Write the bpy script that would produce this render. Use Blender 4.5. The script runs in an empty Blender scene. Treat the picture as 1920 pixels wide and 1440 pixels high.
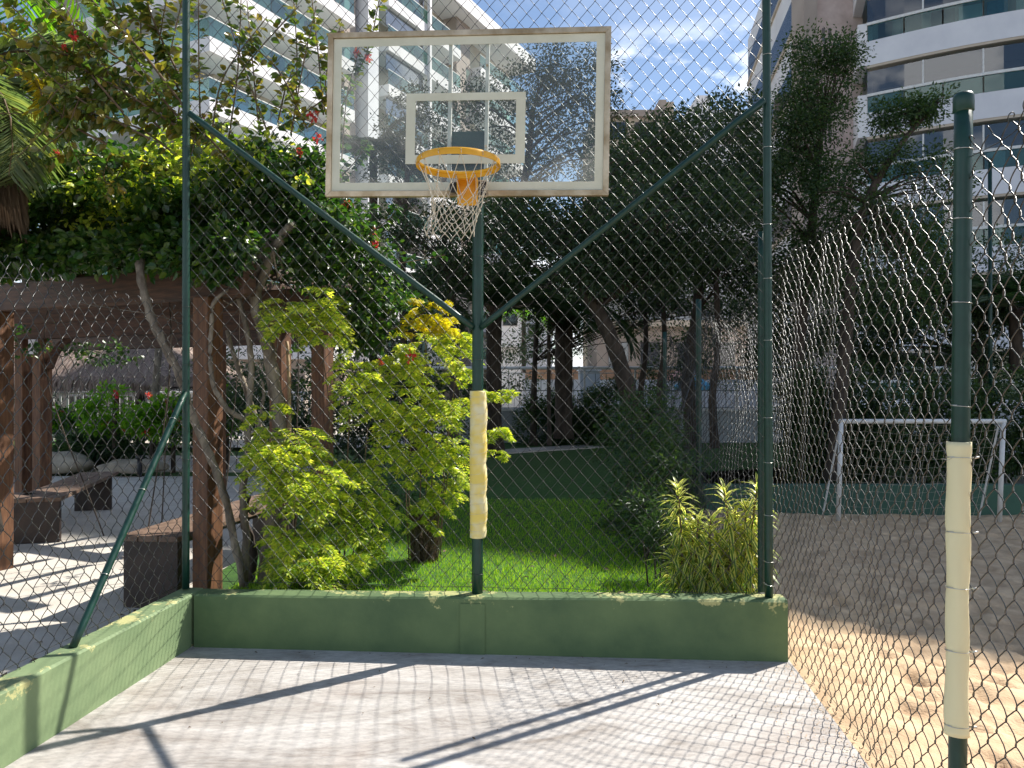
import bpy, math, random
import numpy as np
from mathutils import Vector

# ------------------------------------------------------------------ camera, light, exposure
scene = bpy.context.scene
COL = scene.collection
R = math.radians
F, CX, HZ, CAMZ = 1400.0, 960.0, 725.0, 1.75
cam_d = bpy.data.cameras.new('camera'); cam = bpy.data.objects.new('camera', cam_d); COL.objects.link(cam)
cam.location = (0, 0, CAMZ); cam.rotation_euler = (R(90) + math.atan((HZ - 720) / F), 0, 0)
cam_d.sensor_width = 36; cam_d.lens = F / 1920 * 36; cam_d.clip_start = 0.05; cam_d.clip_end = 2000
scene.camera = cam

SUN = Vector((0.78, 0.525, 1.0))          # towards the sun, per metre of height
el = math.atan2(1.0, math.hypot(SUN.x, SUN.y)); az = math.atan2(SUN.x, SUN.y)
w = bpy.data.worlds.new('World'); scene.world = w; w.use_nodes = True
nt = w.node_tree; nt.nodes.clear()
def N(nt, t, **k):
    n = nt.nodes.new(t)
    for a, b in k.items(): setattr(n, a, b)
    return n
out = N(nt, 'ShaderNodeOutputWorld'); bg = N(nt, 'ShaderNodeBackground'); sky = N(nt, 'ShaderNodeTexSky')
sky.sky_type = 'NISHITA'; sky.sun_disc = False; sky.sun_elevation = el; sky.sun_rotation = az
sky.air_density = 1.0; sky.dust_density = 0.6; sky.ozone_density = 1.6; sky.altitude = 20
bg.inputs[1].default_value = 0.090
tc = N(nt, 'ShaderNodeTexCoord'); mp = N(nt, 'ShaderNodeMapping'); mp.inputs['Scale'].default_value = (1, 1, 2.0)
mp.inputs['Location'].default_value = (0.0, 0.3, 0.5)
nz = N(nt, 'ShaderNodeTexNoise'); nz.inputs['Scale'].default_value = 3.1; nz.inputs['Detail'].default_value = 9; nz.inputs['Roughness'].default_value = 0.55
cr = N(nt, 'ShaderNodeValToRGB'); cr.color_ramp.elements[0].position = 0.49; cr.color_ramp.elements[1].position = 0.545
sep = N(nt, 'ShaderNodeSeparateXYZ'); fade = N(nt, 'ShaderNodeMapRange')
fade.inputs[1].default_value = 0.375; fade.inputs[2].default_value = 0.435; fade.inputs[3].default_value = 1.0; fade.inputs[4].default_value = 0.06
mul = N(nt, 'ShaderNodeMath', operation='MULTIPLY'); mix = N(nt, 'ShaderNodeMixRGB')
mix.inputs[2].default_value = (12, 12.3, 12.8, 1)
L = nt.links.new
L(tc.outputs['Generated'], mp.inputs[0]); L(mp.outputs[0], nz.inputs[0]); L(nz.outputs[0], cr.inputs[0])
L(tc.outputs['Generated'], sep.inputs[0]); L(sep.outputs[2], fade.inputs[0])
L(cr.outputs[0], mul.inputs[0]); L(fade.outputs[0], mul.inputs[1]); L(mul.outputs[0], mix.inputs[0])
tint = N(nt, 'ShaderNodeMixRGB', blend_type='MULTIPLY'); tint.inputs[0].default_value = 1.0; tint.inputs[2].default_value = (0.98, 1.0, 1.02, 1)
L(sky.outputs[0], tint.inputs[1]); L(tint.outputs[0], mix.inputs[1]); L(mix.outputs[0], bg.inputs[0]); L(bg.outputs[0], out.inputs[0])

sl = bpy.data.lights.new('sun', 'SUN'); so = bpy.data.objects.new('sun', sl); COL.objects.link(so)
sl.energy = 5.0; sl.angle = R(0.53); sl.color = (1.0, 0.95, 0.87)
so.rotation_euler = (-SUN).to_track_quat('-Z', 'Y').to_euler(); so.location = SUN * 60
scene.view_settings.view_transform = 'Standard'; scene.view_settings.look = 'None'
scene.view_settings.exposure = 0.78; scene.view_settings.gamma = 1.0; scene.view_settings.use_curve_mapping = False
scene.cycles.max_bounces = 8; scene.cycles.transparent_max_bounces = 24; scene.cycles.use_denoising = True
scene.cycles.sample_clamp_indirect = 6.0

rng = np.random.default_rng(7); random.seed(7)

# ------------------------------------------------------------------ helpers
def P(px, py, Y):
    """A point seen at photo pixel (px, py) at distance Y, used only to measure the place."""
    return np.array([(px - CX) / F * Y, Y, CAMZ - (py - HZ) / F * Y])
def tag(o, label=None, cat=None, group=None, kind=None):
    if label: o['label'] = label
    if cat: o['category'] = cat
    if group: o['group'] = group
    if kind: o['kind'] = kind
    return o
def thing(name, label, cat, loc=(0, 0, 0), group=None):
    o = bpy.data.objects.new(name, None); COL.objects.link(o); o.location = tuple(float(v) for v in loc); o.empty_display_size = 0.1
    return tag(o, label, cat, group)
def root_of(o):
    l = Vector((0, 0, 0))
    while o is not None:
        l += o.location; o = o.parent
    return l
def mesh_np(name, V, Fc, m, parent=None, smooth=False, kind=None):
    """V (n,3) world coordinates, Fc (k,s) faces of one size."""
    V = np.asarray(V, dtype=np.float32).reshape(-1, 3); Fc = np.asarray(Fc, dtype=np.int32)
    me = bpy.data.meshes.new(name)
    if parent is not None:
        V = V - np.array(root_of(parent), dtype=np.float32)
    me.vertices.add(len(V)); me.vertices.foreach_set('co', V.ravel())
    k, s = Fc.shape
    me.loops.add(k * s); me.loops.foreach_set('vertex_index', Fc.ravel())
    me.polygons.add(k); me.polygons.foreach_set('loop_start', np.arange(0, k * s, s, dtype=np.int32))
    me.polygons.foreach_set('use_smooth', np.full(k, smooth, dtype=bool))
    me.update(calc_edges=True)
    if m is not None: me.materials.append(m)
    o = bpy.data.objects.new(name, me); COL.objects.link(o)
    if parent is not None: o.parent = parent
    if kind: o['kind'] = kind
    return o
class G:
    """collects quads and triangles of hard-surface pieces in world coordinates"""
    def __init__(s): s.v = []; s.f = []
    def add(s, V, Fc):
        b = len(s.v); s.v.extend([tuple(float(c) for c in p) for p in V]); s.f.extend([tuple(b + i for i in q) for q in Fc]); return s
    def box(s, x0, x1, y0, y1, z0, z1):
        V = [(x, y, z) for z in (z0, z1) for y in (y0, y1) for x in (x0, x1)]
        return s.add(V, [(0, 2, 3, 1), (4, 5, 7, 6), (0, 1, 5, 4), (2, 6, 7, 3), (0, 4, 6, 2), (1, 3, 7, 5)])
    def obox(s, O, u, n, t0, t1, d0, d1, z0, z1):
        V = []
        for z in (z0, z1):
            for d in (d0, d1):
                for t in (t0, t1):
                    V.append((O[0] + u[0] * t + n[0] * d, O[1] + u[1] * t + n[1] * d, z))
        return s.add(V, [(0, 2, 3, 1), (4, 5, 7, 6), (0, 1, 5, 4), (2, 6, 7, 3), (0, 4, 6, 2), (1, 3, 7, 5)])
    def tube(s, pts, r, n=10, caps=True):
        V, Fq = tube_np(pts, r, n)
        b = len(s.v); s.add(V, Fq)
        if caps:
            m = len(V) // n
            s.f.append(tuple(b + i for i in range(n))[::-1]); s.f.append(tuple(b + (m - 1) * n + i for i in range(n)))
        return s
    def prism(s, pts, z0, z1):
        n = len(pts)
        V = [(p[0], p[1], z0) for p in pts] + [(p[0], p[1], z1) for p in pts]
        Fc = [tuple(range(n))[::-1], tuple(range(n, 2 * n))] + [(i, (i + 1) % n, n + (i + 1) % n, n + i) for i in range(n)]
        return s.add(V, Fc)
    def build(s, name, m, parent=None, smooth=False, bevel=0, kind=None):
        off = root_of(parent) if parent is not None else Vector((0, 0, 0))
        me = bpy.data.meshes.new(name); me.from_pydata([(x - off.x, y - off.y, z - off.z) for x, y, z in s.v], [], s.f); me.update()
        if m is not None: me.materials.append(m)
        if smooth: me.polygons.foreach_set('use_smooth', [True] * len(me.polygons))
        o = bpy.data.objects.new(name, me); COL.objects.link(o)
        if parent is not None: o.parent = parent
        if bevel:
            b = o.modifiers.new('bevel', 'BEVEL'); b.width = bevel; b.segments = 2; b.limit_method = 'ANGLE'; b.harden_normals = False
        if kind: o['kind'] = kind
        return o
def tube_np(pts, r, n):
    P_ = np.asarray(pts, dtype=float); m = len(P_)
    r = np.broadcast_to(np.asarray(r, dtype=float), (m,))
    T = np.gradient(P_, axis=0); T /= np.linalg.norm(T, axis=1)[:, None] + 1e-12
    ref = np.array([0, 0, 1.0]) if abs(T[:, 2]).mean() < 0.8 else np.array([1.0, 0, 0])
    A = np.cross(T, ref); A /= np.linalg.norm(A, axis=1)[:, None] + 1e-12; B = np.cross(T, A)
    an = np.arange(n) / n * 2 * np.pi
    V = P_[:, None] + r[:, None, None] * (np.cos(an)[None, :, None] * A[:, None] + np.sin(an)[None, :, None] * B[:, None])
    i = np.arange(m - 1)[:, None] * n; j = np.arange(n)[None]; jn = (j + 1) % n
    Fq = np.stack([i + j, i + jn, i + n + jn, i + n + j], axis=-1).reshape(-1, 4)
    return V.reshape(-1, 3), Fq.tolist()
def smooth_path(pts, k=6):
    """Catmull-Rom through pts"""
    p = np.asarray(pts, dtype=float); p = np.vstack([2 * p[0] - p[1], p, 2 * p[-1] - p[-2]]); o = []
    for i in range(1, len(p) - 2):
        for t in np.arange(k) / k:
            o.append(0.5 * ((2 * p[i]) + (-p[i - 1] + p[i + 1]) * t + (2 * p[i - 1] - 5 * p[i] + 4 * p[i + 1] - p[i + 2]) * t ** 2 + (-p[i - 1] + 3 * p[i] - 3 * p[i + 1] + p[i + 2]) * t ** 3))
    o.append(p[-2]); return np.array(o)
def merge(parts):
    Vs, Fs, b = [], [], 0
    for V, Fc in parts:
        Vs.append(np.asarray(V)); Fs.append(np.asarray(Fc) + b); b += len(V)
    return np.vstack(Vs), np.vstack(Fs)
def norm(a): return a / (np.linalg.norm(a, axis=-1, keepdims=True) + 1e-9)
LEAF5 = (np.array([[0, 0, 0], [-.5, .38, .09], [.5, .38, .09], [0, 1, -.14], [0, .42, -.02]]), np.array([[0, 4, 1], [0, 2, 4], [1, 4, 3], [4, 2, 3]]))
LEAF9 = (np.array([[0, 0, 0], [-.34, .16, .03], [-.5, .45, .07], [-.26, .78, 0], [0, 1, -.14], [.26, .78, 0], [.5, .45, .07], [.34, .16, .03], [0, .45, -.03]]),
         np.array([[8, 1, 0], [8, 2, 1], [8, 3, 2], [8, 4, 3], [8, 5, 4], [8, 6, 5], [8, 7, 6], [8, 0, 7]]))
LEAF4 = (np.array([[0, 0, 0], [.5, .42, .06], [0, 1, -.05], [-.5, .42, .06]]), np.array([[0, 1, 2], [0, 2, 3]]))
BLADE = (np.array([[-.5, 0, 0], [.5, 0, 0], [0, 1, 0]]), np.array([[0, 1, 2]]))
def leaves(pos, d, n, Ln, Wd, tm=LEAF4):
    T, Ft = tm; N_ = len(pos); d = norm(d); sd = norm(np.cross(d, n)); n = np.cross(sd, d)
    Ln = np.broadcast_to(Ln, (N_,)); Wd = np.broadcast_to(Wd, (N_,))
    V = pos[:, None] + T[None, :, 1:2] * Ln[:, None, None] * d[:, None] + T[None, :, 0:1] * Wd[:, None, None] * sd[:, None] + T[None, :, 2:3] * Ln[:, None, None] * n[:, None]
    Fc = Ft[None] + (np.arange(N_) * len(T))[:, None, None]
    return V.reshape(-1, 3), Fc.reshape(-1, Ft.shape[1])
def rdir(n): return norm(rng.normal(size=(n, 3)))
def vnoise(x, y, seed=0):
    """smooth value noise on arrays"""
    def h(i, j): 
        a = np.sin(i * 127.1 + j * 311.7 + seed * 74.7) * 43758.5453; return a - np.floor(a)
    xi, yi = np.floor(x), np.floor(y); fx, fy = x - xi, y - yi; fx = fx * fx * (3 - 2 * fx); fy = fy * fy * (3 - 2 * fy)
    return (h(xi, yi) * (1 - fx) + h(xi + 1, yi) * fx) * (1 - fy) + (h(xi, yi + 1) * (1 - fx) + h(xi + 1, yi + 1) * fx) * fy
def grid(name, x0, x1, y0, y1, nx, ny, zf, m, kind='structure', parent=None, smooth=True):
    X, Y = np.meshgrid(np.linspace(x0, x1, nx), np.linspace(y0, y1, ny)); Z = zf(X, Y) if callable(zf) else np.full_like(X, zf)
    i = (np.arange(ny - 1)[:, None] * nx + np.arange(nx - 1)[None]).ravel()
    o = mesh_np(name, np.stack([X, Y, Z], -1), np.stack([i, i + 1, i + nx + 1, i + nx], -1), m, parent, smooth); tag(o, kind=kind); return o

# ------------------------------------------------------------------ materials
def lin(h):
    h = h.lstrip('#'); c = [int(h[i:i + 2], 16) / 255 for i in (0, 2, 4)]
    return tuple(x / 12.92 if x <= .04045 else ((x + .055) / 1.055) ** 2.4 for x in c) + (1,)
def base_mat(name):
    m = bpy.data.materials.new(name); m.use_nodes = True; t = m.node_tree
    return m, t, t.nodes['Principled BSDF'], t.nodes['Material Output']
def mat(name, c1, c2=None, rough=.6, scale=8, metal=0, bump=0, bscale=60, detail=6, stretch=(1, 1, 1), spec=.5, p0=.35, p1=.65):
    m, t, b, o = base_mat(name); b.inputs['Roughness'].default_value = rough; b.inputs['Metallic'].default_value = metal
    b.inputs['Specular IOR Level'].default_value = spec; b.inputs['Base Color'].default_value = c1
    co = N(t, 'ShaderNodeTexCoord'); mp = N(t, 'ShaderNodeMapping'); mp.inputs['Scale'].default_value = stretch
    t.links.new(co.outputs['Object'], mp.inputs[0])
    if c2:
        n = N(t, 'ShaderNodeTexNoise'); n.inputs['Scale'].default_value = scale; n.inputs['Detail'].default_value = detail; n.inputs['Roughness'].default_value = .6
        r = N(t, 'ShaderNodeValToRGB'); r.color_ramp.elements[0].color = c1; r.color_ramp.elements[1].color = c2
        r.color_ramp.elements[0].position = p0; r.color_ramp.elements[1].position = p1
        t.links.new(mp.outputs[0], n.inputs[0]); t.links.new(n.outputs[0], r.inputs[0]); t.links.new(r.outputs[0], b.inputs['Base Color'])
    if bump:
        n2 = N(t, 'ShaderNodeTexNoise'); n2.inputs['Scale'].default_value = bscale; n2.inputs['Detail'].default_value = 5
        bm = N(t, 'ShaderNodeBump'); bm.inputs['Strength'].default_value = bump; bm.inputs['Distance'].default_value = .01
        t.links.new(mp.outputs[0], n2.inputs[0]); t.links.new(n2.outputs[0], bm.inputs['Height']); t.links.new(bm.outputs[0], b.inputs['Normal'])
    return m
def leafmat(name, cols, trans=.45, rough=.38, tcol=None, spec=.5):
    """cols: list of linear colours picked per leaf"""
    m, t, b, o = base_mat(name); b.inputs['Roughness'].default_value = rough; b.inputs['Specular IOR Level'].default_value = spec
    g = N(t, 'ShaderNodeNewGeometry'); r = N(t, 'ShaderNodeValToRGB'); r.color_ramp.interpolation = 'LINEAR'
    e = r.color_ramp.elements
    while len(e) < len(cols): e.new(.5)
    for i, c in enumerate(cols): e[i].position = i / max(1, len(cols) - 1); e[i].color = c
    tr = N(t, 'ShaderNodeBsdfTranslucent'); mx = N(t, 'ShaderNodeMixShader'); mx.inputs[0].default_value = trans
    mc = N(t, 'ShaderNodeMixRGB', blend_type='MULTIPLY'); mc.inputs[0].default_value = 1; mc.inputs[2].default_value = tcol or (1.9, 2.1, .8, 1)
    t.links.new(g.outputs['Random Per Island'], r.inputs[0]); t.links.new(r.outputs[0], b.inputs['Base Color'])
    t.links.new(r.outputs[0], mc.inputs[1]); t.links.new(mc.outputs[0], tr.inputs[0])
    t.links.new(b.outputs[0], mx.inputs[1]); t.links.new(tr.outputs[0], mx.inputs[2]); t.links.new(mx.outputs[0], o.inputs[0])
    return m
def glassmat(name, tintc, refl=.12, haze=.0, hazec=(.8, .8, .8, 1), rough=.02, top=.45):
    m, t, b, o = base_mat(name); t.nodes.remove(b)
    tr = N(t, 'ShaderNodeBsdfTransparent'); tr.inputs[0].default_value = tintc
    gl = N(t, 'ShaderNodeBsdfGlossy'); gl.inputs['Roughness'].default_value = rough
    lw = N(t, 'ShaderNodeLayerWeight'); lw.inputs[0].default_value = .35
    mr = N(t, 'ShaderNodeMapRange'); mr.inputs[3].default_value = refl; mr.inputs[4].default_value = top
    mx = N(t, 'ShaderNodeMixShader'); t.links.new(lw.outputs['Fresnel'], mr.inputs[0]); t.links.new(mr.outputs[0], mx.inputs[0])
    t.links.new(tr.outputs[0], mx.inputs[1]); t.links.new(gl.outputs[0], mx.inputs[2]); last = mx
    if haze:
        df = N(t, 'ShaderNodeBsdfDiffuse'); df.inputs[0].default_value = hazec
        no = N(t, 'ShaderNodeTexNoise'); no.inputs['Scale'].default_value = 5; no.inputs['Detail'].default_value = 6
        m2 = N(t, 'ShaderNodeMapRange'); m2.inputs[3].default_value = haze * .6; m2.inputs[4].default_value = haze * 1.5
        co = N(t, 'ShaderNodeTexCoord'); t.links.new(co.outputs['Object'], no.inputs[0]); t.links.new(no.outputs[0], m2.inputs[0])
        m3 = N(t, 'ShaderNodeMixShader'); t.links.new(m2.outputs[0], m3.inputs[0]); t.links.new(mx.outputs[0], m3.inputs[1]); t.links.new(df.outputs[0], m3.inputs[2]); last = m3
    t.links.new(last.outputs[0], o.inputs[0]); return m

M = {}
M['steel_green'] = mat('dark green painted steel', (.004, .032, .022, 1), (.007, .046, .032, 1), rough=.40, scale=14, bump=.08, bscale=40)
M['wire'] = mat('galvanised wire', (.010, .012, .011, 1), (.022, .021, .018, 1), rough=.37, metal=.0, scale=30, spec=.75)
M['tie'] = mat('tie wire', (.55, .55, .52, 1), rough=.3, metal=.8)
M['wood'] = mat('reddish brown timber', (.080, .033, .016, 1), (.20, .092, .042, 1), rough=.65, scale=5, stretch=(6, 6, .7), bump=.3, bscale=18)
M['wood_h'] = mat('reddish brown beam timber', (.042, .021, .013, 1), (.12, .058, .032, 1), rough=.65, scale=4, stretch=(1, 1, 9), bump=.3, bscale=14)
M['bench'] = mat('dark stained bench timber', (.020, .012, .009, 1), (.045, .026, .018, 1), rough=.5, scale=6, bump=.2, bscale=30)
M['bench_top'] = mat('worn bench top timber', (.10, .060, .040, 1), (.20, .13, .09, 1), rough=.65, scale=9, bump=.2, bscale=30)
M['alu'] = mat('reflection tan aluminium frame', (.34, .24, .13, 1), (.66, .54, .38, 1), rough=.36, metal=.6, scale=5, bump=.05)  # tan reflections on the frame are put into the base colour
M['board_paint'] = mat('faded white board paint', (.62, .60, .46, 1), (.70, .68, .54, 1), rough=.6, scale=6)
M['orange'] = mat('orange painted steel', (.76, .36, .010, 1), (.84, .43, .018, 1), rough=.4, scale=20)
M['cord'] = mat('aged white net cord', (.56, .48, .36, 1), (.74, .67, .54, 1), rough=.9, scale=60)
M['black'] = mat('black plastic', (.02, .02, .022, 1), rough=.5)
M['white_paint'] = mat('white painted metal', (.74, .74, .72, 1), (.62, .61, .58, 1), rough=.5, scale=8)
M['bark'] = mat('grey brown bark', (.10, .075, .055, 1), (.30, .25, .19, 1), rough=.9, scale=16, stretch=(1, 1, .35), bump=1.0, bscale=45)
M['bark_dark'] = mat('dark bark', (.030, .022, .016, 1), (.085, .062, .045, 1), rough=.9, scale=10, stretch=(1, 1, .3), bump=.9, bscale=30)
M['stem'] = mat('thin brown stem', (.09, .055, .030, 1), (.20, .14, .08, 1), rough=.8, scale=30)
M['stem_pale'] = mat('pale stem', (.34, .22, .12, 1), (.45, .33, .2, 1), rough=.7, scale=30)
def foam(name, stain):
    m = mat(name, (.76, .69, .43, 1), (.80, .62, .14, 1), rough=.7, scale=3.5, p0=stain, p1=stain + .12, detail=3, stretch=(1, 1, 1.3), bump=.15, bscale=20)
    return m
M['foam_a'] = foam('faded yellow foam', .455); M['foam_b'] = foam('pale cream foam', .66)
# foliage
M['boug'] = leafmat('bougainvillea leaf', [(.012, .040, .010, 1), (.026, .075, .015, 1), (.050, .105, .020, 1), (.10, .145, .025, 1)], .40, .33, spec=.7)
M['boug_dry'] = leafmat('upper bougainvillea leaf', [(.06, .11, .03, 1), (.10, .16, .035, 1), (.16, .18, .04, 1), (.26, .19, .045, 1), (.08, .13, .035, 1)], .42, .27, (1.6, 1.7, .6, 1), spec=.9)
M['flower'] = leafmat('red bract', [(.55, .02, .04, 1), (.70, .05, .05, 1), (.75, .16, .06, 1)], .4, .5, (1.2, 1.1, 1.1, 1))
M['nandina'] = leafmat('yellow green compound leaf', [(.12, .24, .03, 1), (.30, .44, .06, 1), (.52, .62, .09, 1), (.74, .74, .15, 1), (.42, .54, .07, 1)], .52, .36, (1.6, 1.5, .7, 1), spec=.8)
M['nandina_y'] = leafmat('golden compound leaf', [(.55, .50, .03, 1), (.70, .58, .04, 1), (.45, .50, .03, 1)], .5, .45, (1.5, 1.5, .5, 1))
M['tree_dark'] = leafmat('dense dark leaf', [(.016, .036, .016, 1), (.032, .062, .026, 1), (.052, .086, .036, 1), (.085, .115, .055, 1)], .34, .45)
M['tree_mid'] = leafmat('mid green leaf', [(.018, .045, .016, 1), (.035, .075, .024, 1), (.055, .10, .03, 1), (.08, .12, .04, 1)], .34, .45)
M['tree_grey'] = leafmat('grey green sparse leaf', [(.03, .045, .022, 1), (.05, .07, .032, 1), (.09, .10, .05, 1), (.13, .13, .06, 1)], .32, .45)
M['palm'] = leafmat('palm leaflet', [(.018, .045, .022, 1), (.035, .075, .03, 1), (.06, .10, .04, 1)], .3, .35)
M['palm_bright'] = leafmat('bright palm leaflet', [(.08, .20, .015, 1), (.14, .30, .02, 1), (.20, .34, .025, 1)], .55, .35, (1.6, 1.8, .6, 1))
M['palm_silver'] = leafmat('silvery palm leaflet', [(.12, .17, .10, 1), (.20, .25, .14, 1), (.26, .28, .13, 1)], .4, .3)
M['palm_yellow'] = leafmat('yellow palm leaflet', [(.35, .30, .02, 1), (.45, .36, .03, 1)], .5, .4, (1.5, 1.4, .6, 1))
M['dead_frond'] = leafmat('dead brown frond', [(.10, .065, .04, 1), (.17, .12, .075, 1)], .15, .8, (1, 1, 1, 1))
M['hedge'] = leafmat('hedge leaf', [(.02, .05, .014, 1), (.04, .085, .02, 1), (.07, .12, .03, 1)], .32, .4)
M['grass'] = leafmat('grass blade', [(.10, .24, .018, 1), (.19, .38, .025, 1), (.31, .50, .035, 1), (.38, .44, .06, 1)], .45, .5, (1.6, 1.7, .6, 1))
M['thatch_s'] = leafmat('straw', [(.17, .12, .10, 1), (.30, .22, .18, 1), (.42, .33, .27, 1)], .1, .9, (1, 1, 1, 1))
M['thatch'] = mat('thatch', (.12, .085, .07, 1), (.34, .26, .215, 1), rough=.95, scale=22, stretch=(1, .2, .2), bump=1, bscale=50)
def stripe_leaf():
    m, t, b, o = base_mat('yellow edged striped leaf'); b.inputs['Roughness'].default_value = .35
    co = N(t, 'ShaderNodeTexCoord'); sp = N(t, 'ShaderNodeSeparateXYZ'); ab = N(t, 'ShaderNodeMath', operation='ABSOLUTE')
    r = N(t, 'ShaderNodeValToRGB'); r.color_ramp.interpolation = 'LINEAR'
    e = r.color_ramp.elements; e[0].position = .0; e[0].color = (.10, .20, .03, 1); e[1].position = 1; e[1].color = (.88, .84, .36, 1)
    e.new(.26).color = (.15, .27, .04, 1); e.new(.42).color = (.80, .80, .25, 1)
    oi = N(t, 'ShaderNodeObjectInfo'); mr = N(t, 'ShaderNodeMapRange'); mr.inputs[1].default_value = 0; mr.inputs[2].default_value = .0125
    hs = N(t, 'ShaderNodeHueSaturation'); v = N(t, 'ShaderNodeMapRange'); v.inputs[3].default_value = .85; v.inputs[4].default_value = 1.15
    t.links.new(co.outputs['Object'], sp.inputs[0]); t.links.new(sp.outputs[0], ab.inputs[0]); t.links.new(ab.outputs[0], mr.inputs[0]); t.links.new(mr.outputs[0], r.inputs[0])
    t.links.new(oi.outputs['Random'], v.inputs[0]); t.links.new(v.outputs[0], hs.inputs['Value']); t.links.new(r.outputs[0], hs.inputs['Color'])
    tr = N(t, 'ShaderNodeBsdfTranslucent'); mx = N(t, 'ShaderNodeMixShader'); mx.inputs[0].default_value = .55
    mc = N(t, 'ShaderNodeMixRGB', blend_type='MULTIPLY'); mc.inputs[0].default_value = 1; mc.inputs[2].default_value = (1.35, 1.3, .8, 1); t.links.new(hs.outputs[0], mc.inputs[1])
    t.links.new(hs.outputs[0], b.inputs['Base Color']); t.links.new(mc.outputs[0], tr.inputs[0])
    t.links.new(b.outputs[0], mx.inputs[1]); t.links.new(tr.outputs[0], mx.inputs[2]); t.links.new(mx.outputs[0], o.inputs[0]); return m
M['stripe'] = stripe_leaf()
def concrete():
    m, t, b, o = base_mat('worn light concrete'); b.inputs['Roughness'].default_value = .8
    co = N(t, 'ShaderNodeTexCoord'); mp = N(t, 'ShaderNodeMapping'); mp.inputs['Rotation'].default_value = (0, 0, R(-22)); mp.inputs['Scale'].default_value = (1, 2.6, 1)
    n1 = N(t, 'ShaderNodeTexNoise'); n1.inputs['Scale'].default_value = 1.3; n1.inputs['Detail'].default_value = 9; n1.inputs['Roughness'].default_value = .68; n1.inputs['Distortion'].default_value = 1.4
    n2 = N(t, 'ShaderNodeTexNoise'); n2.inputs['Scale'].default_value = 16; n2.inputs['Detail'].default_value = 10; n2.inputs['Roughness'].default_value = .75
    r1 = N(t, 'ShaderNodeValToRGB'); e = r1.color_ramp.elements
    e[0].position = .32; e[0].color = (.26, .228, .20, 1); e[1].position = .66; e[1].color = (.54, .515, .485, 1); e.new(.46).color = (.40, .37, .34, 1)
    r2 = N(t, 'ShaderNodeValToRGB'); r2.color_ramp.elements[0].position = .3; r2.color_ramp.elements[0].color = (.76, .76, .77, 1); r2.color_ramp.elements[0].position = .36; r2.color_ramp.elements[1].position = .56; r2.color_ramp.elements[1].color = (1.06, 1.06, 1.06, 1)
    mx = N(t, 'ShaderNodeMixRGB', blend_type='MULTIPLY'); mx.inputs[0].default_value = 1
    bm = N(t, 'ShaderNodeBump'); bm.inputs['Strength'].default_value = .35; bm.inputs['Distance'].default_value = .004
    # pink-brown stains
    n3 = N(t, 'ShaderNodeTexNoise'); n3.inputs['Scale'].default_value = .9; n3.inputs['Detail'].default_value = 5; n3.inputs['Distortion'].default_value = .8
    r3 = N(t, 'ShaderNodeValToRGB'); r3.color_ramp.elements[0].position = .55; r3.color_ramp.elements[1].position = .72
    ms = N(t, 'ShaderNodeMixRGB'); ms.inputs[2].default_value = (.39, .325, .28, 1)
    sc = N(t, 'ShaderNodeMath', operation='MULTIPLY'); sc.inputs[1].default_value = .42
    l = t.links.new
    l(co.outputs['Object'], mp.inputs[0]); l(mp.outputs[0], n1.inputs[0]); l(mp.outputs[0], n2.inputs[0]); l(co.outputs['Object'], n3.inputs[0])
    l(n1.outputs[0], r1.inputs[0]); l(n2.outputs[0], r2.inputs[0]); l(n3.outputs[0], r3.inputs[0]); l(r3.outputs[0], sc.inputs[0]); l(sc.outputs[0], ms.inputs[0]); l(r1.outputs[0], ms.inputs[1])
    l(ms.outputs[0], mx.inputs[1]); l(r2.outputs[0], mx.inputs[2]); l(mx.outputs[0], b.inputs['Base Color']); l(n2.outputs[0], bm.inputs['Height']); l(bm.outputs[0], b.inputs['Normal']); return m
M['concrete'] = concrete()
M['paving'] = mat('pale paving', (.46, .42, .36, 1), (.58, .54, .48, 1), rough=.85, scale=2.5, bump=.3, bscale=40, detail=9)
M['sand'] = mat('sand', (.48, .325, .19, 1), (.66, .48, .295, 1), rough=.95, scale=5, bump=.8, bscale=60, detail=10)
M['soil'] = mat('ground', (.06, .055, .035, 1), (.11, .10, .06, 1), rough=.95, scale=1.5)
M['lawn'] = mat('lawn', (.022, .075, .008, 1), (.05, .14, .012, 1), rough=.9, scale=14, bump=1, bscale=120, detail=9)
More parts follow.
